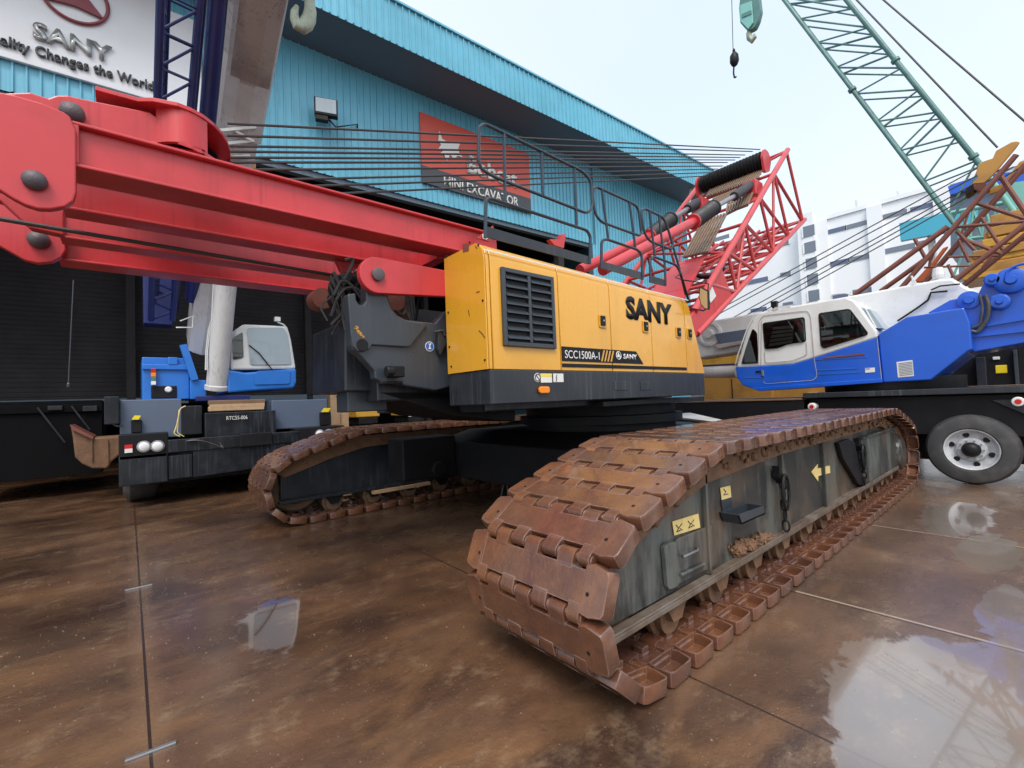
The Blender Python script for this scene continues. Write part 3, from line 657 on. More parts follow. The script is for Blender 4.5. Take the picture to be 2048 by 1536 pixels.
for (x, y) in ((893,513),(897,625),(899,694),(903,733),(966,601),(970,720),(957,490),(940,485)): mb.lathe(atx(x,y,xr-.014), (-1,0,0), [(0,.011),(.008,.008)], 8)
mb.build('bolt', M['black'], CC)
mb = MB(); 
for pl in ([(953,585),(959,583)],[(937,620),(939,632)],[(958,661),(965,668),(970,676)],[(951,492),(954,497)]): mb.path([atx(x,y,xr-.0145) for x,y in pl], .004, 4)
mb.build('scratch', M['black'], CC)
MB().prism([atx(925,489,xr-.014), atx(938,486,xr-.014), atx(938,502,xr-.014), atx(926,505,xr-.014)], (-.002,0,0)).build('faded_sticker', M['brown'], CC)
# pale trim line along the top
mb = MB(); a = hp(968,499,.004); b_ = hp(1378,601,.004)
mb.bar(a, b_, .004, .012); mb.build('trim_line', M['label'], CC)
# louvred grille
GR = [hp(1000,532,.012), hp(1104,556,.012), hp(1112,698,.012), hp(1008,692,.012)]
gx0, gx1 = (GR[0].x+GR[3].x)/2, (GR[1].x+GR[2].x)/2; gz0, gz1 = (GR[3].z+GR[2].z)/2, (GR[0].z+GR[1].z)/2
gy = HY-.012
gr_ = MB().box((gx0, gy-.02, gz0),(gx0+.04, gy+.03, gz1)).box((gx1-.04, gy-.02, gz0),(gx1, gy+.03, gz1)).box((gx0+.04, gy-.018, gz0),(gx1-.04, gy+.03, gz0+.04)).box((gx0+.04, gy-.018, gz1-.04),(gx1-.04, gy+.03, gz1)).box(((gx0+gx1)/2-.018, gy-.019, gz0+.04),((gx0+gx1)/2+.018, gy+.03, gz1-.04))
grf = gr_.build('grille', M['plate'], P2, bevel=.006)
MB().box((gx0+.04, gy+.006, gz0+.04),(gx1-.04, gy+.010, gz1-.04)).build('grille_recess', M['black'], P2)
nsl = 8
for half in (0, 1):
    xa_, xb_ = (gx0+.045, (gx0+gx1)/2-.022) if half == 0 else ((gx0+gx1)/2+.022, gx1-.045)
    sl = MB()
    for k in range(nsl):
        z = gz0+.05+(gz1-gz0-.09)*(k+.25)/nsl; hh = (gz1-gz0-.09)/nsl
        sl.prism([(xa_, gy+.004, z+hh*.50),(xa_, gy-.024, z+hh*.10),(xa_, gy-.026, z-.004),(xa_, gy-.016, z-.004),(xa_, gy+.005, z+hh*.36)], (xb_-xa_,0,0))
    sl.build('louvres', M['plate'], P2, bevel=.003)
for (x, y), pn in (((1205,642),P3),((1291,653),P4),((1357,664.5),P5),((1379,667),P5)):
    c = hp(x, y, .004)
    MB().prism(rnd([c+Vector((-.062,0,-.075)), c+Vector((.062,0,-.075)), c+Vector((.062,0,.075)), c+Vector((-.062,0,.075))], .025), (0,-.008,0)).build('handle_surround', M['yellow'], pn, bevel=.004)
    MB().prism(rnd([c+Vector((-.045,-.009,-.052)), c+Vector((.03,-.009,-.052)), c+Vector((.03,-.009,.052)), c+Vector((-.045,-.009,.052))], .008), (0,-.012,0)).build('door_handle', M['black'], pn, bevel=.003)
    MB().lathe(c+Vector((0,-.021,0)), (0,-1,0), [(0,.012),(.004,.010)], 10).build('lock', M['steel'], pn)
# lettering on the side
def hz(px, py): return hp(px, py, .006)
a = hz(1253,634); b_ = hz(1343,646); tp = hz(1254,597)
text('SANY', 'brand_lettering', M['black'], CC, (a.x, HY-.004, (a.z+b_.z)/2-.005), (1,0,0), (0,0,1), .245, .002, .05, width=b_.x-a.x+.03)
xa_, xb_ = seams[1]+.006, hz(1272,700).x; zb0, zb1 = hz(1130,722).z, hz(1130,693).z
MB().prism([(xa_, HY-.003, zb0),(hz(1287,726).x, HY-.003, zb0),(xb_, HY-.003, zb1),(xa_, HY-.003, zb1)], (0,-.003,0)).build('model_band', M['black'], CC)
MB().box((xa_, HY-.003, hz(1200,736).z),(hz(1374,738).x, HY-.005, hz(1200,729).z)).build('lower_stripe', M['black'], CC)
a = hz(1130,715); b_ = hz(1199,716)
text('SCC1500A-1', 'model_lettering', M['label'], CC, (a.x, HY-.0065, zb0+.03), (1,0,0), (0,0,1), (zb1-zb0)*.58, .002, 0., width=b_.x-a.x)
mb = MB(); 
for k in range(4):
    x = hz(1202+k*6.2,720).x; mb.prism([(x, HY-.007, zb0+.012),(x+.022, HY-.007, zb0+.012),(x+.07, HY-.007, zb1-.012),(x+.048, HY-.007, zb1-.012)], (0,-.002,0))
mb.build('slanted_bars', M['yellow'], CC)
c = hz(1237,711); 
mb = MB().path([c+Vector((.042*math.cos(t), -.002, .042*math.sin(t))) for t in [2*math.pi*k/24 for k in range(24)]], .005, 5, True)
for a_ in (90,210,330): mb.prism([c+Vector((.04*math.cos(R(a_)),0,.04*math.sin(R(a_)))), c+Vector((.018*math.cos(R(a_+60)),0,.018*math.sin(R(a_+60)))), c, c+Vector((.018*math.cos(R(a_-60)),0,.018*math.sin(R(a_-60))))], (0,-.003,0))
mb.build('emblem', M['label'], CC)
a = hz(1247,716); b_ = hz(1274,718); text('SANY', 'small_lettering', M['label'], CC, (a.x, HY-.0065, zb0+.05), (1,0,0), (0,0,1), (zb1-zb0)*.40, .002, .03, width=b_.x-a.x)
# skirt
zs0 = 1.575
SK = MB().box((xr-.005, HY-.015, zs0),(hp(1408,785).x, HY+.25, z_mid-.004)).box((xr-.005, HY+.25, zs0),(xr+.25, HY+depth-.0, z_mid-.004)); skirt = SK.build('skirt', M['dark'], CC, bevel=.008)
for (xa_, ya, xb_, yb) in ((1228,763,1256,780),(1280,763,1300,780)):
    a, b_ = hp(xa_, ya, .016), hp(xb_, yb, .016); MB().box((a.x, a.y, b_.z),(b_.x, a.y-.006, a.z)).build('access_plate', M['dark'], skirt, bevel=.003)
a = hp(1075,755,.016); MB().lathe(a, (0,-1,0), [(0,.042),(.002,.042)], 20).build('round_sticker', M['label'], skirt)
mb = MB(); r_ = [a+Vector((.032*math.cos(t), -.004, .032*math.sin(t))) for t in [2*math.pi*k/20 for k in range(20)]]; mb.path(r_, .004, 4, True); mb.path([a+Vector((-.022,-.004,.022)), a+Vector((.022,-.004,-.022))], .004, 4); mb.build('sticker_print', M['black'], skirt)
a, b_ = hp(1081,747,.017), hp(1104,765,.017); MB().box((a.x,a.y,b_.z),(b_.x,a.y-.002,a.z)).build('white_sticker', M['label'], skirt); MB().box((a.x,a.y-.002,a.z-.03),(b_.x,a.y-.003,a.z-.006)).build('sticker_header', M['ylw'], skirt)
a, b_ = hp(1106,747,.017), hp(1127,764,.017); MB().box((a.x,a.y,b_.z),(b_.x,a.y-.002,a.z)).build('white_sticker', M['label'], skirt); c = (a+b_)/2; MB().path([c+Vector((-.02,-.004,.03)), c+Vector((-.035,-.004,-.0)), c+Vector((-.022,-.004,.0)), c+Vector((-.035,-.004,-.035))], .004, 4).build('sticker_print', M['black'], skirt)
c = hp(1086,780,.016); MB().prism(rnd([c+Vector((-.065,0,-.032)), c+Vector((.065,0,-.032)), c+Vector((.065,0,.032)), c+Vector((-.065,0,.032))], .03), (0,-.03,0)).build('side_marker_lamp', M['amber'], skirt, bevel=.008)
# ---- counterweight carrier at the rear
PY_ = 3.72
def pp(x, y, off=0.): return aty(x, y, PY_-off)
out = [(695,588),(712,586),(713,600),(719,609),(727,609),(731,602),(731,566),(737,556),(752,540),(768,552),(775,574),(777,596),(783,615),(795,630),(812,639),(840,643),(870,646),(881,634),(893,622),(905,620),(905,772),(872,781),(762,764),(751,757),(749,742),(722,712),(706,700),(703,690),(700,650)]
CWP = MB().prism([pp(x,y) for x,y in out], (0,.12,0)).build('counterweight_bracket', M['plate'], CC, bevel=.012)
up_ = [(696,588),(711,586),(713,601),(719,610),(727,610),(732,602),(733,567),(745,552),(768,552),(774,574),(776,596),(782,616),(794,631),(811,640),(840,645),(855,650),(828,684),(822,692),(814,694),(744,690),(740,698),(729,703),(716,703),(706,693),(702,670)]
MB().prism([pp(x,y,.03) for x,y in up_], (0,.03,0)).build('cheek_plate', M['plate'], CWP, bevel=.01)
c = pp(725,690,.032); MB().lathe(c, (0,-1,0), [(0,.052),(.004,.050)], 20).build('pin_hole', M['black'], CWP)
mb = MB(); rn = random.Random(8)
for i in range(14):
    p = pp(711+i*1.1+rn.uniform(-2,2), 654+i*1.5+rn.uniform(-3,3), .033); mb.lathe(p,(0,-1,0),[(0,rn.uniform(.006,.014)),(.002,.006)],6)
mb.build('rust_spots', M['ochre'], CWP)
c = pp(859,693,.004); MB().lathe(c,(0,-1,0),[(0,.047),(.003,.047)],24).build('blue_sign_rim', M['label'], CWP); MB().lathe(c+Vector((0,-.003,0)),(0,-1,0),[(0,.041),(.002,.041)],24).build('blue_sign', M['labelb'], CWP)
mb = MB().path([c+Vector((-.012,-.006,.028)), c+Vector((.0,-.006,.008)), c+Vector((.012,-.006,.028))], .006, 5).path([c+Vector((0,-.006,.008)), c+Vector((0,-.006,-.012)), c+Vector((-.012,-.006,-.026))], .006, 5).path([c+Vector((0,-.006,-.012)), c+Vector((.012,-.006,-.026))], .006, 5); mb.build('blue_sign_symbol', M['label'], CWP)
a, b_ = pp(772,734), pp(796,756); MB().box((a.x,PY_-.14,b_.z),(b_.x,PY_,a.z)).tube((a.x-.05,PY_-.10,(a.z+b_.z)/2),(a.x+.02,PY_-.10,(a.z+b_.z)/2),.05,12).box((a.x-.08,PY_-.06,b_.z-.06),(b_.x+.02,PY_-.0,b_.z-.03)).build('lock_cylinder', M['black'], CWP, bevel=.01)
a = pp(878,668); MB().prism([pp(870,660),pp(892,664),pp(892,680),pp(874,712),pp(870,700)], (0,-.06,0)).path([pp(868,664,.06),pp(886,661,.07),pp(890,672,.07)], .012, 6).build('hose_guard', M['dark'], CWP, bevel=.008)
# dark rear body with machinery
BY = 4.05
bp_ = lambda x, y: aty(x, y, BY)
MB().prism([bp_(690,640),bp_(712,640),bp_(745,735),bp_(900,740),bp_(905,782),bp_(690,783)], (0,.95,0)).build('rear_body', M['dark'], CC, bevel=.015)
MB().box((bp_(682,0).x, BY+.1, bp_(680,826).z),(bp_(760,0).x, BY+.4, bp_(680,780).z)).build('hanging_box', M['plate'], CC, bevel=.012)
mb = MB(); mb.prism([aty(760,785,3.9),aty(1030,785,3.9),aty(1030,843,3.9),aty(905,830,3.9)], (0,1.2,0)); mb.build('lower_deck', M['black'], CC)
wn = MB(); a = aty(690,600,4.35)
wn.tube((a.x+.05,4.2,a.z+.06),(a.x+.05,4.7,a.z+.06),.11,24).tube((a.x-.05,4.18,a.z+.06),(a.x-.05,4.24,a.z+.06),.15,24)
wn.box((a.x-.1,4.3,a.z-.35),(a.x+.15,4.8,a.z-.12)); wn.build('hoist_winch', M['black'], CC, smooth=True, bevel=.01)
mb = MB()
c_ = aty(705,565,4.1)
for k in range(9): mb.lathe((c_.x+.0+k*.022, 4.1+k*.012, c_.z+.02-k*.014), (1,.4,-.5), [(0,.10),(.008,.115),(.012,.10)], 16)
mb.tube((c_.x-.05,4.1,c_.z+.03),(c_.x+.25,4.2,c_.z-.12),.075,12); mb.build('finned_drum', M['black'], CC)
mb = MB(); rn = random.Random(21)
hs = [[(668,590),(682,560),(700,566),(725,600)],[(672,600),(690,575),(715,575),(728,598)],[(690,520),(708,515),(700,540),(688,560)],[(820,640),(810,618),(815,585)],[(795,622),(805,632),(815,618),(812,600)]]
for h_ in hs: mb.path(rpath([aty(x,y,3.98) for x,y in h_], .08), .014, 6)
for k in range(3): mb.tube(aty(812+k*6,585,4.0+.05*k), aty(820+k*5,640,4.0+.05*k), .014, 6)
for k in range(16):
    x0_, y0_ = 655+rn.uniform(0,70), 540+rn.uniform(0,60); yq = 4.0+rn.uniform(0,.25)
    mb.path(rpath([aty(x0_,y0_,yq), aty(x0_+rn.uniform(-18,18),y0_+rn.uniform(10,30),yq), aty(x0_+rn.uniform(-25,25),y0_+rn.uniform(30,55),yq+.05), aty(x0_+rn.uniform(-15,25),y0_+rn.uniform(60,90),yq)], .06), rn.choice((.008,.012,.016)), 6)
mb.build('hydraulic_hoses', M['rubber'], CC, smooth=True)
mb = MB()
for k in range(14):
    c = aty(838-k*.5, 596+k*3.4, 3.98); mb.path([c+Vector((.012*math.cos(t), .0, .016*math.sin(t))) for t in [2*math.pi*j/8 for j in range(8)]], .004, 4, True)
mb.build('tackle_chain', M['black'], CC)
a = aty(792,592,4.2); MB().tube((a.x-.02,4.2,a.z),(a.x-.02,5.2,a.z),.15,20).box((a.x-.1,4.3,a.z-.3),(a.x+.2,4.4,a.z+.1)).build('orange_winch', M['brown'], CC, smooth=True)
MB().box((aty(780,0,5.3).x, 5.25, 1.9),(aty(905,0,5.3).x+.6, 5.3, 2.85)).build('partition', M['black'], CC)
# ---- red mast lying back over the rear
def ibeam(name, y, x0, x1, z0, z1, m='red', t=.22, fl=.045):
    mb = MB().box((x0,y,z0+.02),(x1,y+t,z1-.02)).box((x0,y-fl,z1-.02),(x1,y+t,z1)).box((x0,y-fl,z0),(x1,y+t,z0+.02)).box((x0,y-fl,z0+.02),(x0+.03,y,z1-.02))
    return mb.build(name, M[m], CC, bevel=.006)
ibeam('mast_leg', 3.62, -.24, 2.95, 3.065, 3.335)
ibeam('mast_brace', 4.2, -.33, 2.5, 3.01, 3.24, t=.18, fl=.02)
ibeam('mast_brace', 4.9, -.40, 2.6, 3.01, 3.26, t=.18, fl=.02)
ibeam('mast_leg', 5.55, -.46, 2.95, 2.99, 3.25)
mb = MB()
for x in (2.35,): mb.box((x,3.84,3.05),(x+.12,5.55,3.2))
mb.build('mast_cross_tube', M['red'], CC)
LY = 3.62; c = aty(755,550,LY); mb = MB(); e0, e1 = aty(905,528,LY), aty(905,576,LY); r_ = .155
pl = [c+Vector((r_*math.cos(t),0,r_*math.sin(t))) for t in [math.pi*(.5+k/14) for k in range(15)]]
mb.prism(pl+[Vector((e1.x,LY,c.z-r_*.62)), Vector((e0.x,LY,c.z+r_*.95))], (0,.07,0)); lnk = mb.build('mast_link', M['red'], CC, bevel=.006)
MB().lathe(c, (0,-1,0), [(0,.055),(.03,.055),(.035,.045)], 20).build('link_pin', M['pin'], lnk, smooth=True)
mb = MB().prism([aty(672,521,4.3),aty(715,527,4.3),aty(742,522,4.3),aty(700,545,4.3),aty(684,545,4.3)], (0,.05,0)); mb.prism([aty(845,582,4.5),aty(895,580,4.5),aty(850,592,4.5)], (0,.05,0)); mb.build('red_gusset', M['red'], CC)
a = aty(640,600,4.9); mb = MB().tube((a.x,4.8,a.z),(a.x,5.0,a.z),.11,20); mb.build('red_roller', M['brown'], CC, smooth=True)
# head plates
hpz = [(-260,150),(-60,172),(30,190),(85,206),(128,224),(140,233),(152,262),(152,385),(146,402),(130,413),(100,418),(75,417),(50,409),(25,396),(0,380),(-60,360),(-260,330)]
HP = MB().prism([aty(x,y,3.55) for x,y in hpz], (0,.06,0)).build('head_plate', M['red'], CC, bevel=.008)
def pinat(x, y, yy, r, root, d=.06):
    MB().lathe(aty(x,y,yy), (0,-1,0), [(0,r),(d*.5,r),(d*.8,r*.82),(d,r*.4),(d*1.05,.001)], 20).build('head_pin', M['pin'], root, smooth=True)
pinat(70,363,3.55,.052,HP)
low = [(-260,360),(-60,380),(0,398),(60,425),(100,432),(128,428),(131,500),(122,514),(105,523),(75,526),(50,520),(20,503),(0,492),(-260,430)]
LP = MB().prism([aty(x,y,5.42) for x,y in low], (0,.08,0)).build('head_plate', M['red'], CC, bevel=.008)
pinat(78,481,5.42,.07,LP,.09)
mb = MB().prism([aty(x,y,4.6) for x,y in [(-260,330),(0,372),(60,408),(128,420),(128,470),(60,455),(0,400),(-260,370)]], (0,.1,0)); mb.build('head_plate', M['red'], CC, bevel=.008)
SH = MB().prism([aty(x,y,4.0) for x,y in [(-260,150),(0,186),(60,184),(96,196),(112,190),(135,190),(160,196),(300,224),(322,240),(324,296),(300,292),(150,244),(60,230),(-260,190)]], (0,.05,0)).build('sheave_housing', M['red'], CC, bevel=.01)
pinat(145,228,4.0,.062,SH,.07)
cyl = [];
for k in range(9):
    t = k/8; x_ = 312+t*102; yy_ = 4.0-.10*math.sin(t*math.pi*.9); cyl.append((x_, yy_))
mb = MB(); top_ = [aty(x, 227-5*math.sin(math.pi*(x-312)/102*.8), yy) for x, yy in cyl]; bot_ = [aty(x, 290, yy) for x, yy in cyl]
zt_ = sum(p.z for p in top_)/9; zb_ = sum(p.z for p in bot_)/9
mb.loft([[Vector((p.x,p.y,zt_)) for p in top_]+[Vector((p.x,p.y+.04,zt_)) for p in top_[::-1]], [Vector((p.x,p.y,zb_)) for p in top_]+[Vector((p.x,p.y+.04,zb_)) for p in top_[::-1]]]); mb.build('curved_guard', M['red'], SH, smooth=True)
xn = aty(454,240,4.4).x
def nose(z, t, x0, name):
    cx, cy, rx, ry = xn-.38, 4.6, .42, .72
    pts = [Vector((cx+rx*math.cos(a), cy+ry*math.sin(a), z)) for a in [math.pi*(-.5+k/16) for k in range(17)]]
    MB().prism([Vector((x0,cy-.60,z)), Vector((x0+.22,cy-.62,z)), Vector((x0+.30,cy-.68,z))]+pts+[Vector((x0,cy+.6,z))], (0,0,t)).build(name, M['red'], SH, bevel=.004)
nose(zt_, .03, aty(190,200,4.).x, 'top_flange'); nose(zb_-.03, .03, aty(300,290,4.).x, 'bottom_flange')
for k in range(4):
    z = zb_+(zt_-zb_)*(k+.6)/4.4
    MB().lathe((xn-.42,4.55,z-.018),(0,0,1),[(0,.34),(.004,.38),(.012,.34),(.024,.34),(.032,.38),(.036,.34)],32).build('sheave', M['plate'], SH, smooth=True)
# ---- boom foot section
YN, YF = 3.7, 5.95
U0, U1 = aty(1388,622,YN), aty(1575,300,YN); L0, L1 = aty(1394,668,YN), aty(1609,439,YN)
BMr = MB().tube(U0, U1, .060, 12).build('boom_chord', M['red_pale'], CC, smooth=True)
def sh(p, y=YF): return Vector((p.x, y, p.z))
MB().tube(L0, L1, .055, 12).build('boom_chord', M['red_pale'], CC, smooth=True)
MB().tube(sh(U0), sh(U1), .060, 12).build('boom_chord', M['red_pale'], CC, smooth=True)
MB().tube(sh(L0), sh(L1), .055, 12).build('boom_chord', M['red_pale'], CC, smooth=True)
mb = MB()
def side(y):
    f = lambda a, b, t: (lambda p: Vector((p.x, y, p.z)))(a.lerp(b, t))
    ts = [.12,.28,.45,.62,.80,.985]
    for i, t in enumerate(ts):
        mb.tube(f(U0,U1,t), f(L0,L1,min(t*.99,.985)), .034, 8)
        if i < len(ts)-1: mb.tube(f(U0,U1,t), f(L0,L1,ts[i+1]*.985), .036, 8); 
        if i < len(ts)-1 and i%2: mb.tube(f(L0,L1,t), f(U0,U1,ts[i+1]*.99), .03, 8)
side(YN); mb.build('side_lacing', M['red_pale'], CC, smooth=True); mb = MB(); side(YF); mb.build('side_lacing', M['red_pale'], CC, smooth=True)
mb = MB()
for (A_, B2) in ((U0,U1),(L0,L1)):
    ts = [.12,.28,.45,.62,.80,.99]
    for i, t in enumerate(ts):
        p = A_.lerp(B2, t); mb.tube(p, sh(p), .036, 8)
        if i < 5:
            q = A_.lerp(B2, ts[i+1]); 
            mb.tube(p if i%2 else sh(p), sh(q) if i%2 else q, .03, 8)
            if A_ is L0: mb.tube(sh(p) if i%2 else p, q if i%2 else sh(q), .035, 8); m_ = (p+q)/2; mb.tube(m_, sh(m_), .035, 8)
mb.build('cross_lacing', M['red_pale'], CC, smooth=True)
# solid foot plates
for y in (YN-.02, YF):
    f = lambda a, b, t: (lambda p: Vector((p.x, y, p.z)))(a.lerp(b, t))
    MB().prism([f(U0,U1,-.22), f(U0,U1,.02), f(U0,U1,.20), f(L0,L1,.10), f(L0,L1,.24), f(L0,L1,0), f(L0,L1,-.22)][:0] or [f(U0,U1,-.22), f(U0,U1,.19), f(U0,U1,.21), f(L0,L1,.235), f(L0,L1,-.22)], (0,.05,0)).build('boom_foot_plate', M['red'], CC)
p = [(1490-1280)/7.314]
dia = [(1423,570),(1432,592),(1421,606),(1416,590)]
MB().prism([aty(x,y,YN-.03) for x,y in dia], (0,-.004,0)).build('white_marker', M['label'], CC)
mb = MB(); t0, t1 = -.22, .30
a, b_ = U0.lerp(U1,t0), U0.lerp(U1,t1)
nrm = (U1-U0).cross(Vector((0,1,0))).normalized()
mb.prism([a+Vector((0,.2,0)), b_+Vector((0,.45,0)), b_+Vector((0,1.1,0)), a+Vector((0,1.6,0))], nrm*.03); mb.build('foot_cover', M['red'], CC)
nup = (U1-U0).cross(Vector((0,1,0))).normalized(); nup = nup if nup.z > 0 else -nup
def onplane(x, y, off):
    d = W3 @ _cd(1300+x/5.12, 250+y/5.12); q = U0+nup*off; return EYE+d*((q-EYE).dot(nup)/d.dot(nup))
for quad in ([(650,615),(1150,462),(1095,548),(578,732)], [(655,745),(880,655),(765,790),(620,812)], [(800,790),(1050,692),(1000,812),(785,892)], [(545,975),(788,897),(585,1298),(340,1352)], [(840,490),(1082,388),(1050,445),(765,582)]):
    q = [onplane(x, y, .10) for x, y in quad]; w_ = (q[1]-q[0]).length; n = max(4, int(w_/.062)); mb = MB()
    for i in range(n+1):
        t = i/n; mb.bar(q[0].lerp(q[1],t), q[3].lerp(q[2],t), .034, .03, up=nup)
    for t in (.02,.35,.68,.98): mb.bar(q[0].lerp(q[3],t)-nup*.03, q[1].lerp(q[2],t)-nup*.03, .035, .03, up=nup)
    mb.build('walkway_grating', M['grating'], CC)
mb = MB(); c = U1+nup*.05; cy0, cy1 = YN+.28, 5.5; dd = (U1-U0).normalized(); cc_ = aty(1528,302,3.95); 
c0_ = Vector((cc_.x, cy0, cc_.z-.22)); mb.lathe(c0_, (0,1,0), sum([[(k*.075,.19),(k*.075+.02,.222),(k*.075+.045,.222),(k*.075+.06,.19)] for k in range(int((cy1-cy0)/.075))], []), 20)
dr = mb.build('bail_sheaves', M['black'], CC, smooth=True)
for y in (cy0-.08, cy1): 
    pr_ = rnd([c0_+dd*.35+nup*.12, c0_+dd*.1+nup*.34, c0_-dd*.25+nup*.25, c0_-dd*.5-nup*.25, c0_-dd*.1-nup*.4, c0_+dd*.35-nup*.2], .1)
    pr_ = [c0_+(p-c0_)*.70 for p in pr_]
    MB().prism([Vector((p.x,y,p.z)) for p in pr_], (0,.05,0)).build('bail_plate', M['red'], CC)
mb = MB()
for k in range(6):
    y = YN+.35+k*.32; mb.tube(sh(L0.lerp(L1,.40),y)+nup*.10, sh(L0.lerp(L1,.97),y)+nup*.10, .030, 6)
mb.build('packing_rails', M['red'], CC, smooth=True)
mb = MB()
for t in (.52, .60): p = L0.lerp(L1, t)+nup*.2; mb.prism([Vector((p.x-.22,4.3,p.z)), Vector((p.x+.25,4.3,p.z+.15)), Vector((p.x+.2,4.3,p.z+.5)), Vector((p.x-.1,4.3,p.z+.4))], (0,.06,0))
mb.build('inner_bracket', M['red'], CC)
p = L0.lerp(L1,.42)+nup*.3; MB().path(rpath([sh(p,4.2), sh(p,4.4)-nup*.15, sh(p,4.7)-nup*.1, sh(p,4.9)+nup*.1], .08), .05, 8).build('guide_roller', M['black'], CC, smooth=True)
# boom backstop cylinders
def backstop(p0, p1, p2, p3, p4, y, s=1.):
    a = [aty(*q, y) for q in (p0,p1,p2,p3,p4)]
    bs_ = MB().tube(a[0], a[1], .085*s, 16).lathe(a[1]-(a[1]-a[0]).normalized()*.05, a[1]-a[0], [(0,.09*s),(0,.14*s),(.04,.14*s),(.04,.12*s)], 16).build('backstop_tube', M['red'], CC, smooth=True)
    d = (a[2]-a[1]); L_ = d.length; prf = []
    for k in range(14): prf += [(L_*k/14, .125*s),(L_*(k+.5)/14, .145*s)]
    prf += [(L_,.12*s),(L_+.01,.155*s),(L_+.04,.155*s),(L_+.05,.07*s)]
    MB().lathe(a[1], d, prf, 18).build('bellows', M['rubberb'], bs_, smooth=True)
    MB().tube(a[2], a[3], .048*s, 12).build('piston_rod', M['steel'], bs_, smooth=True)
    MB().lathe(a[3], a[4]-a[3], [(0,.09*s),(.03,.10*s),((a[4]-a[3]).length,.10*s)], 16).build('rod_sleeve', M['rubberb'], bs_, smooth=True)
    MB().box((a[4].x-.05,y-.14,a[4].z-.25),(a[4].x+.35,y+.14,a[4].z+.1)).build('rod_bracket', M['red'], bs_, bevel=.02)
backstop((1205,540),(1388,443),(1425,417),(1468,393),(1500,371), 3.95)
backstop((1160,540),(1300,472),(1340,440),(1375,418),(1395,406), 4.9, 1.05)
# ropes from the mast head to the bail
ys_ = [247,271,292,303,315,325,340,362,378,398]; en = [(1520,299),(1505,303),(1490,310),(1480,315),(1470,320),(1455,325),(1445,332),(1435,338),(1425,345),(1415,352)]
for yl, e in zip(ys_, en):
    a = aty(455, yl, 4.5); b_ = atx(*e, c0_.x-.05)
    MB().path(catenary(a, b_, .0, 2), .0115, 6).build('hoist_rope', M['rope'], CC, smooth=True)
MB().tube(aty(-260,394,4.45), aty(700,556,4.45), .016, 8).build('pendant_rope', M['rope'], CC, smooth=True)
# ---- handrails on the housing roof
RY = 3.14
def zr(x, y): return aty(940+x/4.267, 230+y/4.267, RY)
def rail(lower, upper, posts, kick, nm='handrail'):
    mb = MB(); mb.path(rpath([zr(*p) for p in lower], .07), .0165, 8)
    mb.path(rpath([zr(*p) for p in upper]+[zr(*upper[0])], .07)[:-1], .0155, 8, True)
    for a, b_ in posts: mb.tube(zr(*a), zr(*b_), .015, 8)
    o = mb.build(nm, M['rail'], CC, smooth=True)
    MB().prism([zr(*p) for p in kick], (0,.012,0)).build('kick_plate', M['dark'], o)
rail([(130,1050),(135,725),(175,712),(1000,985),(1028,1040),(1022,1270)], [(78,110),(120,75),(190,105),(960,480),(1032,560),(1045,790),(1000,840),(900,800),(200,525),(95,460),(72,380)], [((290,160),(300,745)),((610,325),(622,680)),((892,460),(910,965))], [(145,950),(1020,1208),(1020,1275),(140,1042)])
rail([(1122,1310),(1122,1075),(1160,1058),(1430,1150),(1465,1190),(1472,1405)], [(1052,630),(1080,612),(1370,745),(1435,785),(1463,1000),(1450,1030),(1400,1015),(1120,912),(1070,850),(1048,700)], [((1125,635),(1180,1060)),((1362,748),(1412,1140))], [(1135,1250),(1460,1340),(1462,1402),(1135,1310)])
rail([(1540,1430),(1535,1235),(1565,1208),(1760,1280),(1795,1340),(1842,1535)], [(1465,815),(1492,798),(1640,868),(1672,920),(1730,1100),(1722,1145),(1690,1138),(1530,1075),(1485,1000),(1464,860)], [((1532,820),(1578,1205)),((1612,858),(1660,1245)),((1660,1240),(1670,1450)),((1672,910),(1790,1320))], [(1545,1370),(1672,1410),(1675,1462),(1550,1430)])
ck = [(225,965),(300,905),(365,855),(375,905),(335,1000)]
cks = MB().prism([zr(*p)+Vector((0,.3,0)) for p in ck], (0,.02,0)).build('warning_flag', M['red'], CC)
MB().prism([zr(*p)+Vector((0,.29,0)) for p in [(262,938),(322,895),(325,960),(300,985),(270,978)]], (0,-.01,0)).build('white_check', M['label'], cks)
mb = MB(); mb.prism([zr(770,1060),zr(775,1020),(zr(820,1015)),zr(800,1135),zr(720,1110),zr(680,1060)], (0,.05,0)); mb.build('roof_bracket', M['red'], CC)
# mirror
def zm4(x, y, yy=2.9): return aty(1280+x/7.314, 480+y/7.314, yy)
mr_ = MB(); mr_.path([zm4(600,490), zm4(515,550), zm4(640,585), zm4(1000,640), zm4(992,750)], .009, 6).path([zm4(740,1000), zm4(930,1035), zm4(960,1010)], .009, 6).path([zm4(590,490,3.0), zm4(720,910,3.0)], .016, 8).path([zm4(590,480,3.), zm4(600,490)], .012, 6)
mo = mr_.build('mirror_arm', M['black'], CC, smooth=True)
MB().prism(rnd([zm4(870,690), zm4(988,750), zm4(995,1025), zm4(945,1010), zm4(885,945), zm4(858,840)], .02), (0,-.03,0)).build('mirror', M['black'], mo, bevel=.006)
MB().prism([zm4(880,705,2.868), zm4(978,755,2.868), zm4(984,1005,2.868), zm4(945,998,2.868), zm4(893,938,2.868), zm4(870,840,2.868)], (0,-.004,0)).build('mirror_glass', M['amberglass'], mo)
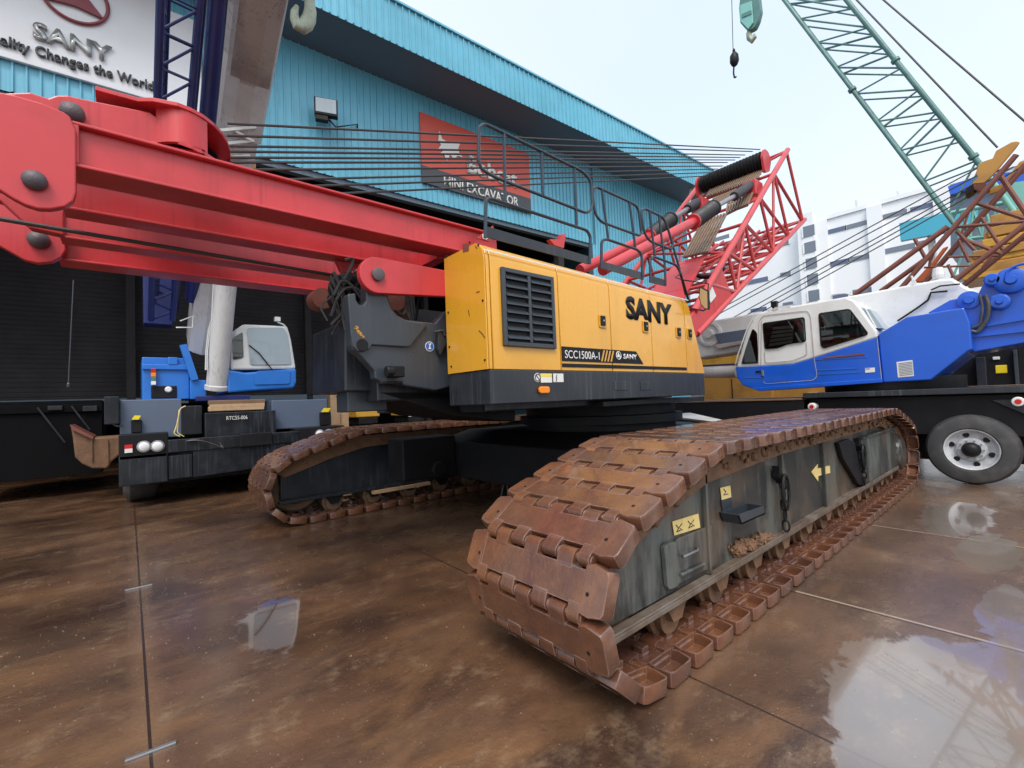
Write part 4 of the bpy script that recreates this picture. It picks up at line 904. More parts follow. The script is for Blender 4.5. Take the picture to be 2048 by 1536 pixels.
# ---------------------------------------------------------------- rough terrain crane in the doorway
RT = empty('rough_terrain_crane', (1.8, 11.6, 0), 'blue and white crane with grey raised boom and black bumper in the dark doorway', 'mobile crane')
QY = 10.35
def rp(x, y, yy=QY): return aty(x, y, yy)
def rbox(x0, y0, x1, y1, yy, d, name, m, root=RT, bev=.015, off=0):
    a, b_ = rp(x0, y0, yy), rp(x1, y1, yy); xa, xb = a.x, b_.x
    return MB().box((xa, yy, b_.z),(xb, yy+d, a.z)).build(name, M[m], root, bevel=bev)
rbox(239,800,364,873,QY+.1,1.6,'hood','bluegrey'); rbox(543,801,656,852,QY+.1,1.6,'hood','bluegrey')
rbox(208,793,239,848,QY-.05,.25,'mirror_box','darkrt')
mb = MB().path(rpath([rp(222,800), rp(222,845), rp(236,853), rp(246,850)], .08), .02, 6).path(rpath([rp(215,818),rp(232,812),rp(238,830)], .05), .02, 6); mb.build('grab_rail', M['plate'], RT, smooth=True)
rbox(364,812,405,868,QY+.0,.9,'tool_box','darkrt'); rbox(410,826,553,880,QY-.15,1.5,'front_box','darkrt')
for k, (y0, y1) in enumerate(((801,807),(807.5,813),(813.5,819))): rbox(417+k%2*2,y0,531-k,y1,QY+.1,.12,'timber_block','wood' if k else 'woodd')
a = rp(453,840,QY-.17); b_ = rp(495,838,QY-.17)
text('RTC55-006', 'stencil_lettering', M['label'], RT, a, (1,0,0), (0,0,1), .075, .003, .0, width=b_.x-a.x)
lp = rbox(237,870,337,913,QY-.25,.5,'lamp_panel','black'); rbox(590,857,690,885,QY-.25,.5,'lamp_panel','black')
rbox(237,913,336,963,QY-.25,.4,'bumper_end','darkrt'); rbox(336,912,386,954,QY-.22,.4,'bumper_section','darkrt')
MB().prism([rp(386,888,QY-.24), rp(600,885,QY-.24), rp(600,912,QY-.24), rp(510,937,QY-.24), rp(387,955,QY-.24)], (0,.4,0)).build('bumper', M['darkrt'], RT, bevel=.01)
rbox(480,868,545,889,QY-.3,.1,'bumper_bracket','black'); rbox(335,880,600,884,QY-.26,.05,'bumper_rail','darkrt')
for x, y in ((288,893),(315,892),(639,868),(657,867)):
    o = MB().lathe(rp(x,y,QY-.26), (0,-1,0), [(0,.10),(.04,.10),(.045,.085)], 20).build('headlight', M['steel'], RT, smooth=True)
    MB().lathe(rp(x,y,QY-.30), (0,-1,0), [(0,.082),(.015,.06),(.02,.01)], 20).build('lens', M['lens'], o, smooth=True)
for x, y in ((272,835),(651,820)): 
    MB().prism([rp(x-9,y+4,QY-.0), rp(x-3,y-4,QY-.0), rp(x+10,y-4,QY), rp(x+5,y+4,QY)], (0,-.02,0)).build('yellow_reflector', M['ylw'], RT)
    rbox(x-10,y+5,x+12,y+30,QY+.02,.1,'step_bracket','black')
a = rp(249,890,QY-.27); b_ = rp(265,905,QY-.27); c_ = (a.z+b_.z)/2; MB().box((a.x,a.y,c_),(b_.x,a.y+.01,a.z)).build('red_sticker', M['redl'], RT); MB().box((a.x,a.y,b_.z),(b_.x,a.y+.01,c_)).build('white_sticker', M['label'], RT)
for sx in (0, 1):
    x0 = rp(245,990,QY+.2).x + (2.45 if sx else 0)
    for yy in (QY+.9, QY+4.2):
        MB().lathe((x0, yy, .66), (1,0,0), [(0,.30),(.0,.50),(.04,.60),(.10,.655),(.42,.655),(.50,.60),(.54,.5),(.54,.3)], 32).build('wheel', M['rubber'], RT, smooth=True)
rbox(300,880,640,930,QY+.3,5.2,'chassis','black')
mb = MB()
for k in range(6): mb.path(rpath([rp(372+k*3,882-k,QY-.28), rp(400+k*6,880+k*2,QY-.35), rp(430+k*4,888+k*2,QY-.36), rp(448-k*2,900-k*3,QY-.3)], .1), .008, 5)
mb.build('loose_hoses', M['rope'], RT)
MB().path(rpath([rp(371,812,QY-.03), rp(360,817,QY-.05), rp(354,850,QY-.05), rp(347,868,QY-.05), rp(360,873,QY-.05)], .1), .010, 5).path(rpath([rp(358,820,QY-.04), rp(356,850,QY-.04), rp(354,866,QY-.05), rp(368,873,QY-.05)], .1), .008, 5).build('yellow_cable', M['labely'], RT)
# upper works
UY = 11.0
BB = rbox(284,714,379,798,UY,1.2,'winch_housing','bluel'); rbox(380,760,413,798,UY-.1,1.2,'side_block','bluel')
rbox(302,772,354,796,UY-.02,.03,'recess','black',BB); MB().lathe(rp(337,779,UY-.03),(0,-1,0),[(0,.06),(.03,.04)],12).build('work_lamp', M['lens'], BB)
MB().bar(rp(366,690,UY-.1), rp(389,760,UY-.1), .12, .14, up=(0,1,0)).build('blue_strut', M['bluel'], RT)
rbox(284,728,379,740,UY-.05,.05,'housing_rib','bluel',BB); rbox(336,714,356,730,UY-.06,.05,'housing_rib','bluel',BB)
for k, (m_, y0, y1) in enumerate((('redl',737,745),('amber',745.2,753),('green',753.2,762),('lens',762.2,769.5))): rbox(302,y0,312,y1,UY-.1,.08,'signal_lamp',m_,BB,.004)
CY = 10.7
cab_ = MB().prism([rp(461,740,CY+.0), rp(461,690,CY), rp(470,660,CY), rp(487,648,CY), rp(575,652,CY), rp(583,680,CY), rp(592,738,CY)], (0,1.5,0)).build('cab', M['cabw'], RT, bevel=.04)
MB().prism([rp(455,739,CY-.05), rp(491,745,CY-.05), rp(593,737,CY-.05), rp(593,765,CY-.05), rp(588,776,CY-.05), rp(500,782,CY-.05), rp(455,786,CY-.05)], (0,1.55,0)).build('cab_base', M['bluel'], cab_, bevel=.04)
MB().prism(rnd([rp(512,742,CY-.06), rp(580,740,CY-.06), rp(580,768,CY-.06), rp(508,770,CY-.06)], .06), (0,-.015,0)).build('front_hatch', M['bluel'], cab_, bevel=.008)
MB().prism(rnd([rp(494,656,CY-.01), rp(567,655,CY-.01), rp(575,670,CY-.01), rp(583,729,CY-.01), rp(500,730,CY-.01)], .06), (0,-.015,0)).build('windscreen', M['glassm'], cab_, bevel=.004)
MB().prism(rnd([rp(465,676,CY-.005), rp(485,664,CY-.005), rp(487,715,CY-.005), rp(466,720,CY-.005)], .04), (0,-.015,0)).build('side_window', M['glassd'], cab_)
MB().path([rp(498,690,CY-.04), rp(518,706,CY-.06), rp(545,740,CY-.06)], .012, 6).build('wiper', M['black'], cab_)
MB().path(rpath([rp(585,735,CY), rp(578,670,CY), rp(570,650,CY), rp(556,645,CY), rp(554,640,CY)], .08), .016, 6).box(rp(549,634,CY)-Vector((0,.05,0)), rp(560,643,CY)+Vector((0,.05,0))).build('work_lamp', M['lens'], cab_)
MB().tube(rp(433,778,10.8), rp(457,515,10.2), .185, 24).lathe(rp(433,778,10.8)-Vector((0,0,.03)), rp(457,515,10.2)-rp(433,778,10.8), [(0,.15),(.02,.21),(.10,.21),(.12,.18)], 24).build('lift_cylinder', M['boomg'], RT, smooth=True)
mb = MB()
for x in (425, 428): mb.path([rp(x+3,545,10.4), rp(x-2,640,10.5), rp(x-8,660,10.55), rp(x-13,700,10.6), rp(x-14,740,10.6)], .012, 5)
mb.path([rp(352,655,11), rp(385,655,11), rp(386,632,11), rp(360,642,11)], .014, 5); mb.build('hydraulic_pipes', M['cabw'], RT)
rbox(392,792,500,800,UY-.3,1.5,'turntable','navy')
# boom: lofted shell leaning out over the yard
def boom_ring(xl, xr, py, yy, k):
    a, b_ = rp(xl, py, yy), rp(xr, py, yy); w_ = b_.x-a.x
    dn = (rp(xl,py,yy)-EYE).normalized()
    ux = Vector((1,0,0)); vy = Vector((0,.75,.66))*w_; vv = vy*1.15
    o = a
    return [o+vv, o+vv*.10, o+ux*w_*.12-vv*.02, o+ux*w_*.35-vv*.14, o+ux*w_*.65-vv*.14, o+ux*w_*.92-vv*.02, o+ux*w_+vv*.10, o+ux*w_+vv]
def yy_(py): return 12.0-(700-py)/700*4.0
def lerp(a, b, t): return a+(b-a)*t
def bx_(py):
    t = (py-0)/700
    return lerp(455, 378, t), lerp(566, 446, t)
mb = MB(); rings = []
for py in (705, 550, 400): l_, r_ = bx_(py); rings.append(boom_ring(l_, r_, py, yy_(py), 0))
mb.loft(rings); mb.build('boom_base', M['boomg'], RT, bevel=.02)
mb = MB(); rings = []
for py in (400, 262): l_, r_ = bx_(py); rings.append(boom_ring(l_+4, r_-4, py, yy_(py), 0))
mb.loft(rings); mb.build('boom_section', M['boomg'], RT, bevel=.02)
mb = MB(); rings = []
for py in (262, 100, 0, -200, -420): l_, r_ = bx_(py); rings.append(boom_ring(l_-2, r_+2, py, yy_(py), 0))
mb.loft(rings); mb.build('boom_section', M['boomg'], RT, bevel=.02)
# grimy wear plate under the boom
mb = MB(); n_ = Vector((0,-.012,-.012)); q = []
for py in (-420,140):
    l_, r_ = bx_(py); rr_ = boom_ring(l_-2, r_+2, py, yy_(py), 0); q.append([rr_[2].lerp(rr_[3],.3)+n_, rr_[3]+n_, rr_[4]+n_, rr_[5]+n_, rr_[6].lerp(rr_[5],.6)+n_])
for i in range(4): mb.add([q[0][i], q[0][i+1], q[1][i+1], q[1][i]], [(0,1,2,3)])
l_, r_ = bx_(188); rr_ = boom_ring(l_-2, r_+2, 188, yy_(188), 0); tip = rr_[3].lerp(rr_[4],.5)+n_
for i in range(4): mb.add([q[1][i], q[1][i+1], tip], [(0,1,2)])
mb.build('boom_underside', M['boomdk'], RT)
mb = MB()
for (a, b_) in (((432,262),(512,255)),((430,290),(508,282)),((437,268),(455,290)),((470,262),(505,283)),((430,318),(500,312))): mb.bar(rp(*a,yy_(a[1])-.25), rp(*b_,yy_(b_[1])-.25), .05, .05)
mb.build('boom_collar', M['cabw'], RT)
l_, r_ = bx_(420); MB().bar(rp(480,428,9.9)+Vector((0,0,0)), rp(605,458,9.2), .30, .03).build('walkway_grating', M['grating'], RT)
rbox(503,318,512,338,10.0,.1,'amber_lamp','amber')
# blue lattice jib stowed beside the boom
JB = MB()
def jp(x, py): return rp(x, py, yy_(py)+.2)
c1 = [jp(330,-300), jp(302,640)]; c2 = [jp(425,-300), jp(345,640)]
dv = Vector((.10,.55,.35))
for c in (c1, c2): 
    JB.path(c, .055, 8); JB.path([p+dv for p in c], .05, 8)
def onp(c, t):
    n = len(c)-1; i = min(int(t*n), n-1); return c[i].lerp(c[i+1], t*n-i)
N_ = 15
for i in range(N_):
    a, b_ = onp(c1, i/N_), onp(c2, (i+.55)/N_); JB.tube(a, b_, .02, 6); JB.tube(b_, onp(c1, (i+1)/N_), .02, 6)
    JB.tube(a+dv, b_+dv, .016, 6); JB.tube(a, onp(c1,(i+.5)/N_)+dv, .018, 6); JB.tube(onp(c2,i/N_), onp(c2,(i+.5)/N_)+dv, .018, 6)
JB.build('lattice_jib', M['navy'], RT, smooth=True)
MB().path([jp(462,-300), jp(384,600)], .125, 12).build('jib_beam', M['navy'], RT, smooth=True)
rbox(286,540,345,650,12.1,.5,'jib_foot','navy')
# big hook hanging from above
HK = empty('crane_hook', aty(605,66,7.), 'large pale green hook hanging in front of the teal wall at the top edge', 'hook')
hk_ = []
for k in range(22):
    a = R(-250+k*(300/21)+0); hk_.append((606+17*math.cos(a), 38-19*math.sin(a)*1.0))
hp_ = [aty(x, y, 7.) for x, y in [(622,-60),(622,-20),(619,2),(621,20),(619,36),(612,49),(603,55),(595,51),(590,40),(589,24),(594,12)]]
mb = MB(); rr = [.07,.07,.075,.09,.10,.105,.10,.09,.075,.055,.03]
rings = []
for i, p in enumerate(hp_):
    d = (hp_[min(i+1,10)]-hp_[max(i-1,0)]).normalized(); a = Vector((0,1,0)); b_ = d.cross(a)
    rings.append([p+(a*math.cos(t)*.75+b_*math.sin(t))*rr[i] for t in [2*math.pi*j/12 for j in range(12)]])
mb.loft(rings).build('hook', M['hook'], HK, smooth=True)
MB().box(hp_[0]+Vector((-.2,-.12,0)), hp_[0]+Vector((.2,.12,.5))).build('hook_block', M['hook'], HK, bevel=.03)
MB().tube(hp_[0]+Vector((-.1,0,.5)), hp_[0]+Vector((-.1,0,6)), .012, 6).tube(hp_[0]+Vector((.1,0,.5)), hp_[0]+Vector((.1,0,6)), .012, 6).build('hoist_rope', M['rope'], HK)
# ---------------------------------------------------------------- things in and round the doorway
dm = empty('counterweight_stack', aty(100,940,13.2)*Vector((1,1,0)), 'black steel counterweight frame standing in the dark left of the blue and white crane', 'counterweight')
def rb2(root, x0, y0, x1, y1, yy, d, name, m, bev=.01):
    a, b_ = aty(x0,y0,yy), aty(x1,y1,yy); return MB().box((a.x,yy,max(b_.z,0)),(b_.x,yy+d,a.z)).build(name, M[m], root, bevel=bev)
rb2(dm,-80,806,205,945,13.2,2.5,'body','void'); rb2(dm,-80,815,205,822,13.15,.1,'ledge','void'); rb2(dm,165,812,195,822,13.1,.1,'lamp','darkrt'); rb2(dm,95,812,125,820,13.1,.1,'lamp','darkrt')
mb = MB(); mb.bar(aty(75,815,13.1), aty(130,885,13.1), .03, .03); mb.bar(aty(143,812,13.1), aty(180,860,13.1), .03, .03); mb.build('tie_bar', M['darkrt'], dm)
bk = empty('excavator_bucket', aty(190,938,11.9)*Vector((1,1,0)), 'muddy rusty excavator bucket lying left of the black bumper', 'bucket')
by = 11.9
MB().prism([aty(x,y,by) for x,y in [(141,851),(186,876),(245,872),(245,905),(222,925),(215,937),(185,937),(165,928),(150,915),(146,880)]], (0,.9,0)).build('shell', M['mud'], bk, bevel=.03)
MB().prism([aty(x,y,by-.06) for x,y in [(139,849),(188,874),(186,880),(144,860)]], (0,1.0,0)).build('cutting_edge', M['brown'], bk, bevel=.01)
mb = MB(); [mb.bar(aty(x,880,by-.02), aty(x+1,922,by-.02), .02, .02) for x in (183,215)]; mb.build('side_rib', M['mud'], bk)
for (x0,y0,x1,y1,yy,lb) in ((660,783,683,852,11.6,'tall pale timber post standing behind the far track'),(683,826,698,850,11.5,'short pale timber post beside the taller one')):
    a, b_ = aty(x0,y0,yy), aty(x1,y1,yy); o = MB().box((a.x,yy,0),(b_.x,yy+.22,a.z)).build('timber_post', M['wood'], None, bevel=.012); tag(o, lb, 'timber post', 'timber posts behind the far track')
for (x0,x1,yt,lb,lamps) in ((812,852,819,'small yellow excavator in the dark with two lit white lamps',True),(712,760,823,'yellow edged machine in the dark left of the one with two lamps',False)):
    yy = 14.2; a = aty(x0,yt,yy); b_ = aty(x1,yt+17,yy); r_ = empty('mini_excavator', Vector(((a.x+b_.x)/2, yy+.6, 0)), lb, 'mini excavator', 'small machines in the doorway')
    MB().box((a.x,yy,b_.z+.12),(b_.x,yy+1.2,a.z)).build('counterweight', M['yellow_b'], r_, bevel=.03); MB().box((a.x+.08,yy-.02,b_.z-.1),(b_.x-.08,yy+1.1,b_.z+.1)).build('body', M['black'], r_, bevel=.02)
    for s in (0,1): MB().box((a.x+s*(b_.x-a.x-.28),yy+.1,0),(a.x+.28+s*(b_.x-a.x-.28),yy+1.3,.4)).build('track', M['black'], r_, bevel=.12)
    MB().lathe(((a.x+b_.x)/2,yy+.6,.35),(0,0,1),[(0,.3),(b_.z-.4,.3)],16).build('slew_base', M['black'], r_)
    if lamps:
        for x in (x0+6, x1-9): MB().box(aty(x,828,yy-.06), aty(x+6,833,yy-.03)).build('lamp', M['lens'], r_)
s0 = atz(1018,1010,0); stt = empty('support_stand', s0, 'black four legged steel stand on the slab between the two tracks', 'stand')
h_ = .42
for k in range(4):
    a = math.pi/4+k*math.pi/2; MB().tube(s0+Vector((.15*math.cos(a),.15*math.sin(a),0)), s0+Vector((.04*math.cos(a),.04*math.sin(a),h_)), .014, 6).build('leg', M['plate'], stt)
MB().box(s0+Vector((-.06,-.06,h_-.01)), s0+Vector((.06,.06,h_+.03))).build('top_plate', M['black'], stt); MB().tube(s0+Vector((0,0,.05)), s0+Vector((0,0,h_)), .03, 8).build('screw', M['black'], stt)
ch = empty('hanging_rope', aty(147,565,12.4), 'thin grey rope hanging in the dark doorway at the left', 'rope'); MB().tube(aty(147,560,12.4), aty(137,765,12.4), .012, 6).build('strand', M['plate'], ch); MB().lathe(aty(137,765,12.4),(0,0,-1),[(0,.012),(.03,.03),(.09,.03),(.1,.001)],8).build('end_knot', M['plate'], ch)
# ---------------------------------------------------------------- truck crane on the right
TC = empty('truck_crane', (11.2, 2.0, 0), 'blue and white truck crane with long white boom, side on behind the near track', 'truck crane')
TX = 10.1
def z6(x, y, xx=TX): return atx(1400+x/4.096, 560+y/4.096, xx)
def z7(x, y, xx=TX): return atx(1500+x/3.737, 350+y/3.737, xx)
def tp(x, y, xx=TX): return atx(x, y, xx)
def slab(pts, d, name, m, root=TC, bev=.012, f=tp, xx=TX, r=0.):
    P_ = [f(x, y, xx) for x, y in pts]
    if r: P_ = rnd(P_, r)
    return MB().prism(P_, (d,0,0)).build(name, M[m], root, bevel=bev)
up_ = [(300,700),(330,600),(385,395),(435,315),(490,268),(600,240),(1110,152),(1195,140),(1260,165),(1305,215),(1450,420),(1455,470),(930,640),(760,690),(500,708),(310,722)]
cab = slab(up_, 1.25, 'cab', 'cabw', f=z6, bev=.05)
lo_ = [(290,712),(500,706),(760,690),(930,640),(1455,468),(1492,838),(480,908),(410,882),(355,866),(300,800)]
slab(lo_, 1.3, 'cab_base', 'blue', cab, f=z6, xx=TX-.01, bev=.02)
slab([(420,885),(1492,806),(1492,840),(480,910)], 1.2, 'cab_sill', 'blue', cab, f=z6, xx=TX-.04, bev=.01)
for pts, nm, g_ in (([(432,395),(468,430),(482,682),(338,688),(385,530)],'quarter_window','glassd'),([(512,352),(858,302),(872,505),(720,527),(640,560),(530,568)],'door_window','glassd'),([(970,272),(1228,234),(1378,432),(1370,452),(1015,563),(988,540)],'rear_window','glassd')):
    slab(pts, -.012, nm, 'black', cab, f=z6, xx=TX-.004, r=.05, bev=.003)
    cx = sum(p[0] for p in pts)/len(pts); cy = sum(p[1] for p in pts)/len(pts)
    slab([(cx+(x-cx)*.93, cy+(y-cy)*.93) for x, y in pts], -.004, nm+'_pane', 'glassc', cab, f=z6, xx=TX-.034, r=.04, bev=0)
    if nm == 'door_window':
        bl_ = MB()
        for k in range(5): bl_.prism([z6(600-k*8,385+k*34,TX-.020), z6(770-k*3,372+k*30,TX-.020), z6(768-k*3,394+k*30,TX-.020), z6(594-k*8,408+k*34,TX-.020)], (-.004,0,0))
        bl_.build('inner_louvre', M['boomdk'], cab); slab([(800,345),(850,335),(862,490),(800,505)], -.003, 'inner_panel', 'green', cab, f=z6, xx=TX-.02, bev=0); slab([(550,360),(640,345),(600,370),(560,510),(540,540),(540,400)], -.003, 'seat_back', 'plate', cab, f=z6, xx=TX-.018, bev=0)
    if nm == 'rear_window':
        slab([(1030,420),(1080,400),(1290,395),(1340,440),(1050,500)], -.003, 'inner_console', 'plate', cab, f=z6, xx=TX-.02, bev=0); MB().path(rpath([z6(1000,330,TX-.024), z6(1022,350,TX-.024), z6(1022,420,TX-.024), z6(1005,430,TX-.024)], .04), .01, 5).build('inner_mirror', M['steel'], cab); slab([(1060,290),(1190,270),(1200,340),(1075,360)], -.003, 'inner_liner', 'soffit', cab, f=z6, xx=TX-.02, bev=0)
mb = MB(); 
for pl in ([(478,690),(485,330),(520,290),(880,250),(905,290),(935,630)], [(500,705),(505,330)], [(935,640),(960,790),(930,820),(540,850),(520,835)], [(1450,470),(1490,835)], [(530,590),(535,680),(760,660),(880,610),(870,510)]):
    mb.path(rpath([z6(x,y,TX-.012) for x,y in pl], .06), .006, 4)
mb.build('door_seams', M['boomdk'], cab)
mb = MB()
for pl in ([(945,655),(1375,628)], [(960,740),(1290,722)], [(960,775),(1320,755)], [(360,800),(520,800)]): mb.path([z6(x,y,TX-.014) for x,y in pl], .008, 4)
mb.build('pressed_lines', M['bluel'], cab)
MB().prism([z6(1010,632,TX-.02), z6(1350,600,TX-.02), z6(1350,612,TX-.02), z6(1010,644,TX-.02)], (-.01,0,0)).build('slot_trim', M['brown'], cab)
slab([(505,738),(522,738),(526,788),(510,788)], -.03, 'door_handle', 'steel', cab, f=z6, xx=TX-.012, bev=.005)
slab([(455,745),(500,741),(502,755),(458,760)], -.02, 'lock', 'black', cab, f=z6, xx=TX-.012, bev=.004)
for pts in ([(1308,225),(1335,225),(1440,385),(1425,392)], [(1362,235),(1392,240),(1505,398),(1450,395)]): slab(pts, .5, 'corner_window', 'glassm', cab, f=z6, xx=TX+.10, bev=.005)
slab([(1340,222),(1362,232),(1450,392),(1436,392)], .5, 'corner_pillar', 'cabw', cab, f=z6, xx=TX+.09, bev=.005)
MB().path(rpath([z6(290,690,TX-.06), z6(300,640,TX-.1), z6(385,400,TX-.06), z6(440,300,TX-.03)], .1), .012, 6).build('grab_rail', M['cabw'], cab, smooth=True)
mb = MB().path(rpath([z6(1070,150), z6(1085,118), z6(1200,108), z6(1240,125)], .05), .012, 6); mb.path([z6(600,240), z6(640,225), z6(740,215)], .010, 5).tube(z6(640,230), z6(642,190), .008, 5); mb.build('roof_rail', M['cabw'], cab)
MB().box(z6(578,178), z6(626,215)+Vector((.15,0,0))).tube(z6(600,215,TX+.06), z6(600,245,TX+.06), .02, 6).build('work_lamp', M['black'], cab)
MB().path([z6(560,250), z6(580,235), z6(610,245), z6(640,230)], .012, 5).build('lamp_bracket', M['cabw'], cab)
slab([(1352,722),(1432,717),(1434,754),(1354,760)], -.004, 'white_sticker', 'label', cab, f=z6, xx=TX-.014, bev=0)
slab([(1352,717),(1432,712),(1432,722),(1354,727)][:0] or [(1356,726),(1390,724),(1391,730),(1357,732)], -.003, 'sticker_print', 'labelb', cab, f=z6, xx=TX-.019, bev=0)
# slewing body
SB = slab([(1756,669),(1813,634),(1928,615),(1940,645),(1944,698),(1933,704),(1861,760),(1766,765)], 1.6, 'slewing_body', 'blue', bev=.02, xx=TX+.02)
slab([(1793,724),(1825,720),(1828,752),(1796,755)], -.004, 'data_sticker', 'label', SB, xx=TX+.018, bev=0)
mb = MB()
for k in range(9): mb.bar(tp(1796.5+k*.35,727.5+k*3.0,TX+.012), tp(1824+k*.3,724+k*3.0,TX+.012), .004, .010)
mb.build('sticker_print', M['bluegrey'], SB)
for k in range(5): pass
slab([(1940,640),(1950,600),(1968,565),(2100,540),(2100,676),(1946,704)], 1.2, 'winch_body', 'blue', xx=TX+.35)
mb = MB()
for (a, b_) in (((1944,655),(2100,628)),((1944,672),(2100,655))): mb.bar(tp(*a,TX+.33), tp(*b_,TX+.33), .04, .05)
mb.build('body_rib', M['blue'], TC)
for x, y, r_ in ((2022,561,.19),(1985,560,.10),(1999,604,.12)): MB().lathe(tp(x,y,TX+.28), (-1,0,0), [(0,r_),(.06,r_),(.08,r_*.8),(.08,r_*.4),(.14,r_*.3)], 20).build('sheave_cover', M['blue'], TC, smooth=True)
MB().path(rpath([tp(1970,590,TX+.2), tp(1978,610,TX+.2), tp(1975,640,TX+.2), tp(1955,665,TX+.2), tp(1942,662,TX+.2)], .1), .03, 8).path(rpath([tp(1960,590,TX+.22), tp(1966,615,TX+.2), tp(1960,650,TX+.2), tp(1944,656,TX+.2)], .1), .02, 8).build('hydraulic_hose', M['rubber'], TC, smooth=True)
MB().path(rpath([tp(2010,560,TX+.2), tp(2015,540,TX+.2), tp(2040,528,TX+.2), tp(2090,524,TX+.2)], .1), .02, 6).build('handrail', M['blue'], TC, smooth=True)
slab([(1856,625),(1900,600),(1950,590),(1962,600),(1966,650),(1930,660)], .5, 'boom_pivot', 'blue', xx=TX+.3)
MB().lathe(tp(1938,600,TX+.28), (-1,0,0), [(0,.14),(.03,.14),(.04,.07),(.08,.06)], 20).build('pivot_pin', M['blue'], TC, smooth=True)
# white boom running behind the cab
bm_ = [(1385,648),(1698,592),(1880,558),(1905,556),(1930,572),(1955,584),(1962,600),(1925,622),(1813,650),(1768,662),(1500,700),(1385,718)]
slab(bm_, .75, 'boom', 'cabw', xx=11.0, bev=.04)
slab([(1428,668),(1493,658),(1490,680),(1440,690)], .1, 'boom_cover', 'bluegrey', xx=10.9)
slab([(1428,690),(1492,680),(1485,688),(1436,698)], .1, 'boom_cover', 'boomdk', xx=10.88)
MB().lathe(tp(1420,668,11.0), (-1,0,0), [(0,.30),(.05,.30),(.06,.24),(.02,.20),(.02,.12),(.12,.10)], 24).build('boom_flange', M['cabw'], TC, smooth=True)
MB().path([tp(1795,642,10.95), tp(1836,615,10.95), tp(1856,600,10.95), tp(1862,585,10.95), tp(1895,582,10.95)], .018, 5).path([tp(1862,580,10.95), tp(1880,572,10.95), tp(1920,568,10.95)], .014, 5).build('boom_cable', M['black'], TC)
MB().tube(tp(1826,568,11.), tp(1824,552,11.), .015, 6).tube(tp(1822,552,11.), tp(1832,566,11.), .012, 6).lathe(tp(1877,556,11.2),(0,0,1),[(0,.08),(.05,.09),(.18,.07),(.2,.01)],12).build('boom_fittings', M['cabw'], TC)
MB().tube(tp(1380,745,10.9), tp(1475,743,10.9), .145, 20).build('lift_ram', M['boomg'], TC, smooth=True)
MB().tube(tp(1380,733,10.85), tp(1475,728,10.85), .02, 6).build('ram_pipe', M['navy'], TC)
# carrier
mb = MB().box((10.05,3.05,1.42),(12.3,-3,1.52)); mb.build('deck_edge', M['dark'], TC, bevel=.01)
MB().box((10.25,3.0,.75),(12.2,-3,1.40)).box((10.7,5.6,.28),(12.1,-3,1.3)).build('chassis_frame', M['black'], TC, bevel=.01)
a, b_ = tp(1380,806,TX), tp(1620,797,TX); MB().box((TX,a.y+.4,.62),(12.2,3.06,1.385)).build('front_deck', M['black'], TC, bevel=.01)
MB().box((TX-.02,a.y+.4,1.387),(12.2,3.07,1.425)).build('deck_planks', M['woodd'], TC, bevel=.006)
MB().lathe((11.2, 1.9, 1.44),(0,0,1),[(0,1.0),(.1,1.05),(.3,1.05)],32).build('turntable', M['black'], TC, smooth=True)
for x, y in ((1629,813),(2037,803)):
    c = tp(x, y, TX-.0); o = MB().lathe(Vector((10.2,c.y*1.01,c.z)),(-1,0,0),[(0,.07),(.16,.07),(.17,.06)],20).build('reflector_mount', M['label'], TC, smooth=True); MB().lathe(Vector((10.03,c.y*1.01,c.z)),(-1,0,0),[(0,.038),(.01,.036)],16).build('red_reflector', M['redl'], o)
def wheel(c, root, s=1.):
    c = Vector(c); R_ = .545*s
    ty_ = MB().lathe(c, (1,0,0), [(.0,R_*.58),(-.03,R_*.62),(-.035,R_*.78),(-.01,R_*.93),(.04,R_*.985),(.09,R_),(.23,R_),(.28,R_*.97),(.31,R_*.8),(.31,R_*.5)], 56, False).build('tyre', M['rubber'], root, smooth=True)
    rim = MB().lathe(c, (1,0,0), [(-.012,R_*.59),(-.022,R_*.575),(-.01,R_*.545),(.03,R_*.53),(.05,R_*.47),(.065,R_*.44),(.075,R_*.36),(.045,R_*.33),(.02,R_*.31),(.018,R_*.21),(.20,R_*.2)], 48, False).build('rim', M['rimp'], root, smooth=True)
    MB().lathe(c+Vector((.015,0,0)), (-1,0,0), [(0,R_*.21),(.05,R_*.20),(.09,R_*.15),(.11,R_*.08),(.11,.001)], 24).build('hub', M['black'], root, smooth=True)
    nb = MB()
    for k in range(10): a = 2*math.pi*k/10; nb.tube(c+Vector((.02,R_*.26*math.cos(a),R_*.26*math.sin(a))), c+Vector((-.015,R_*.26*math.cos(a),R_*.26*math.sin(a))), .013, 6)
    nb.build('wheel_nuts', M['steel'], root)
    vh = MB()
    for k in range(6):
        a = 2*math.pi*(k+.3)/6; cc = c+Vector((.058,R_*.43*math.cos(a),R_*.43*math.sin(a))); vh.lathe(cc, (-1,0,0), [(0,R_*.075),(.012,R_*.07)], 12)
    vh.build('vent_holes', M['black'], root)
wc = tp(1942,897,10.05)
for k, yy in enumerate((wc.y, wc.y-1.5)):
    wr = bpy.data.objects.new('wheel', None); C.objects.link(wr); wr.parent = TC; wr.location = (0,0,0); wheel((10.05, yy, .545), wr)
slab([(1980,800),(2100,795),(2100,850)], .02, 'mudguard', 'dark', xx=10.2)
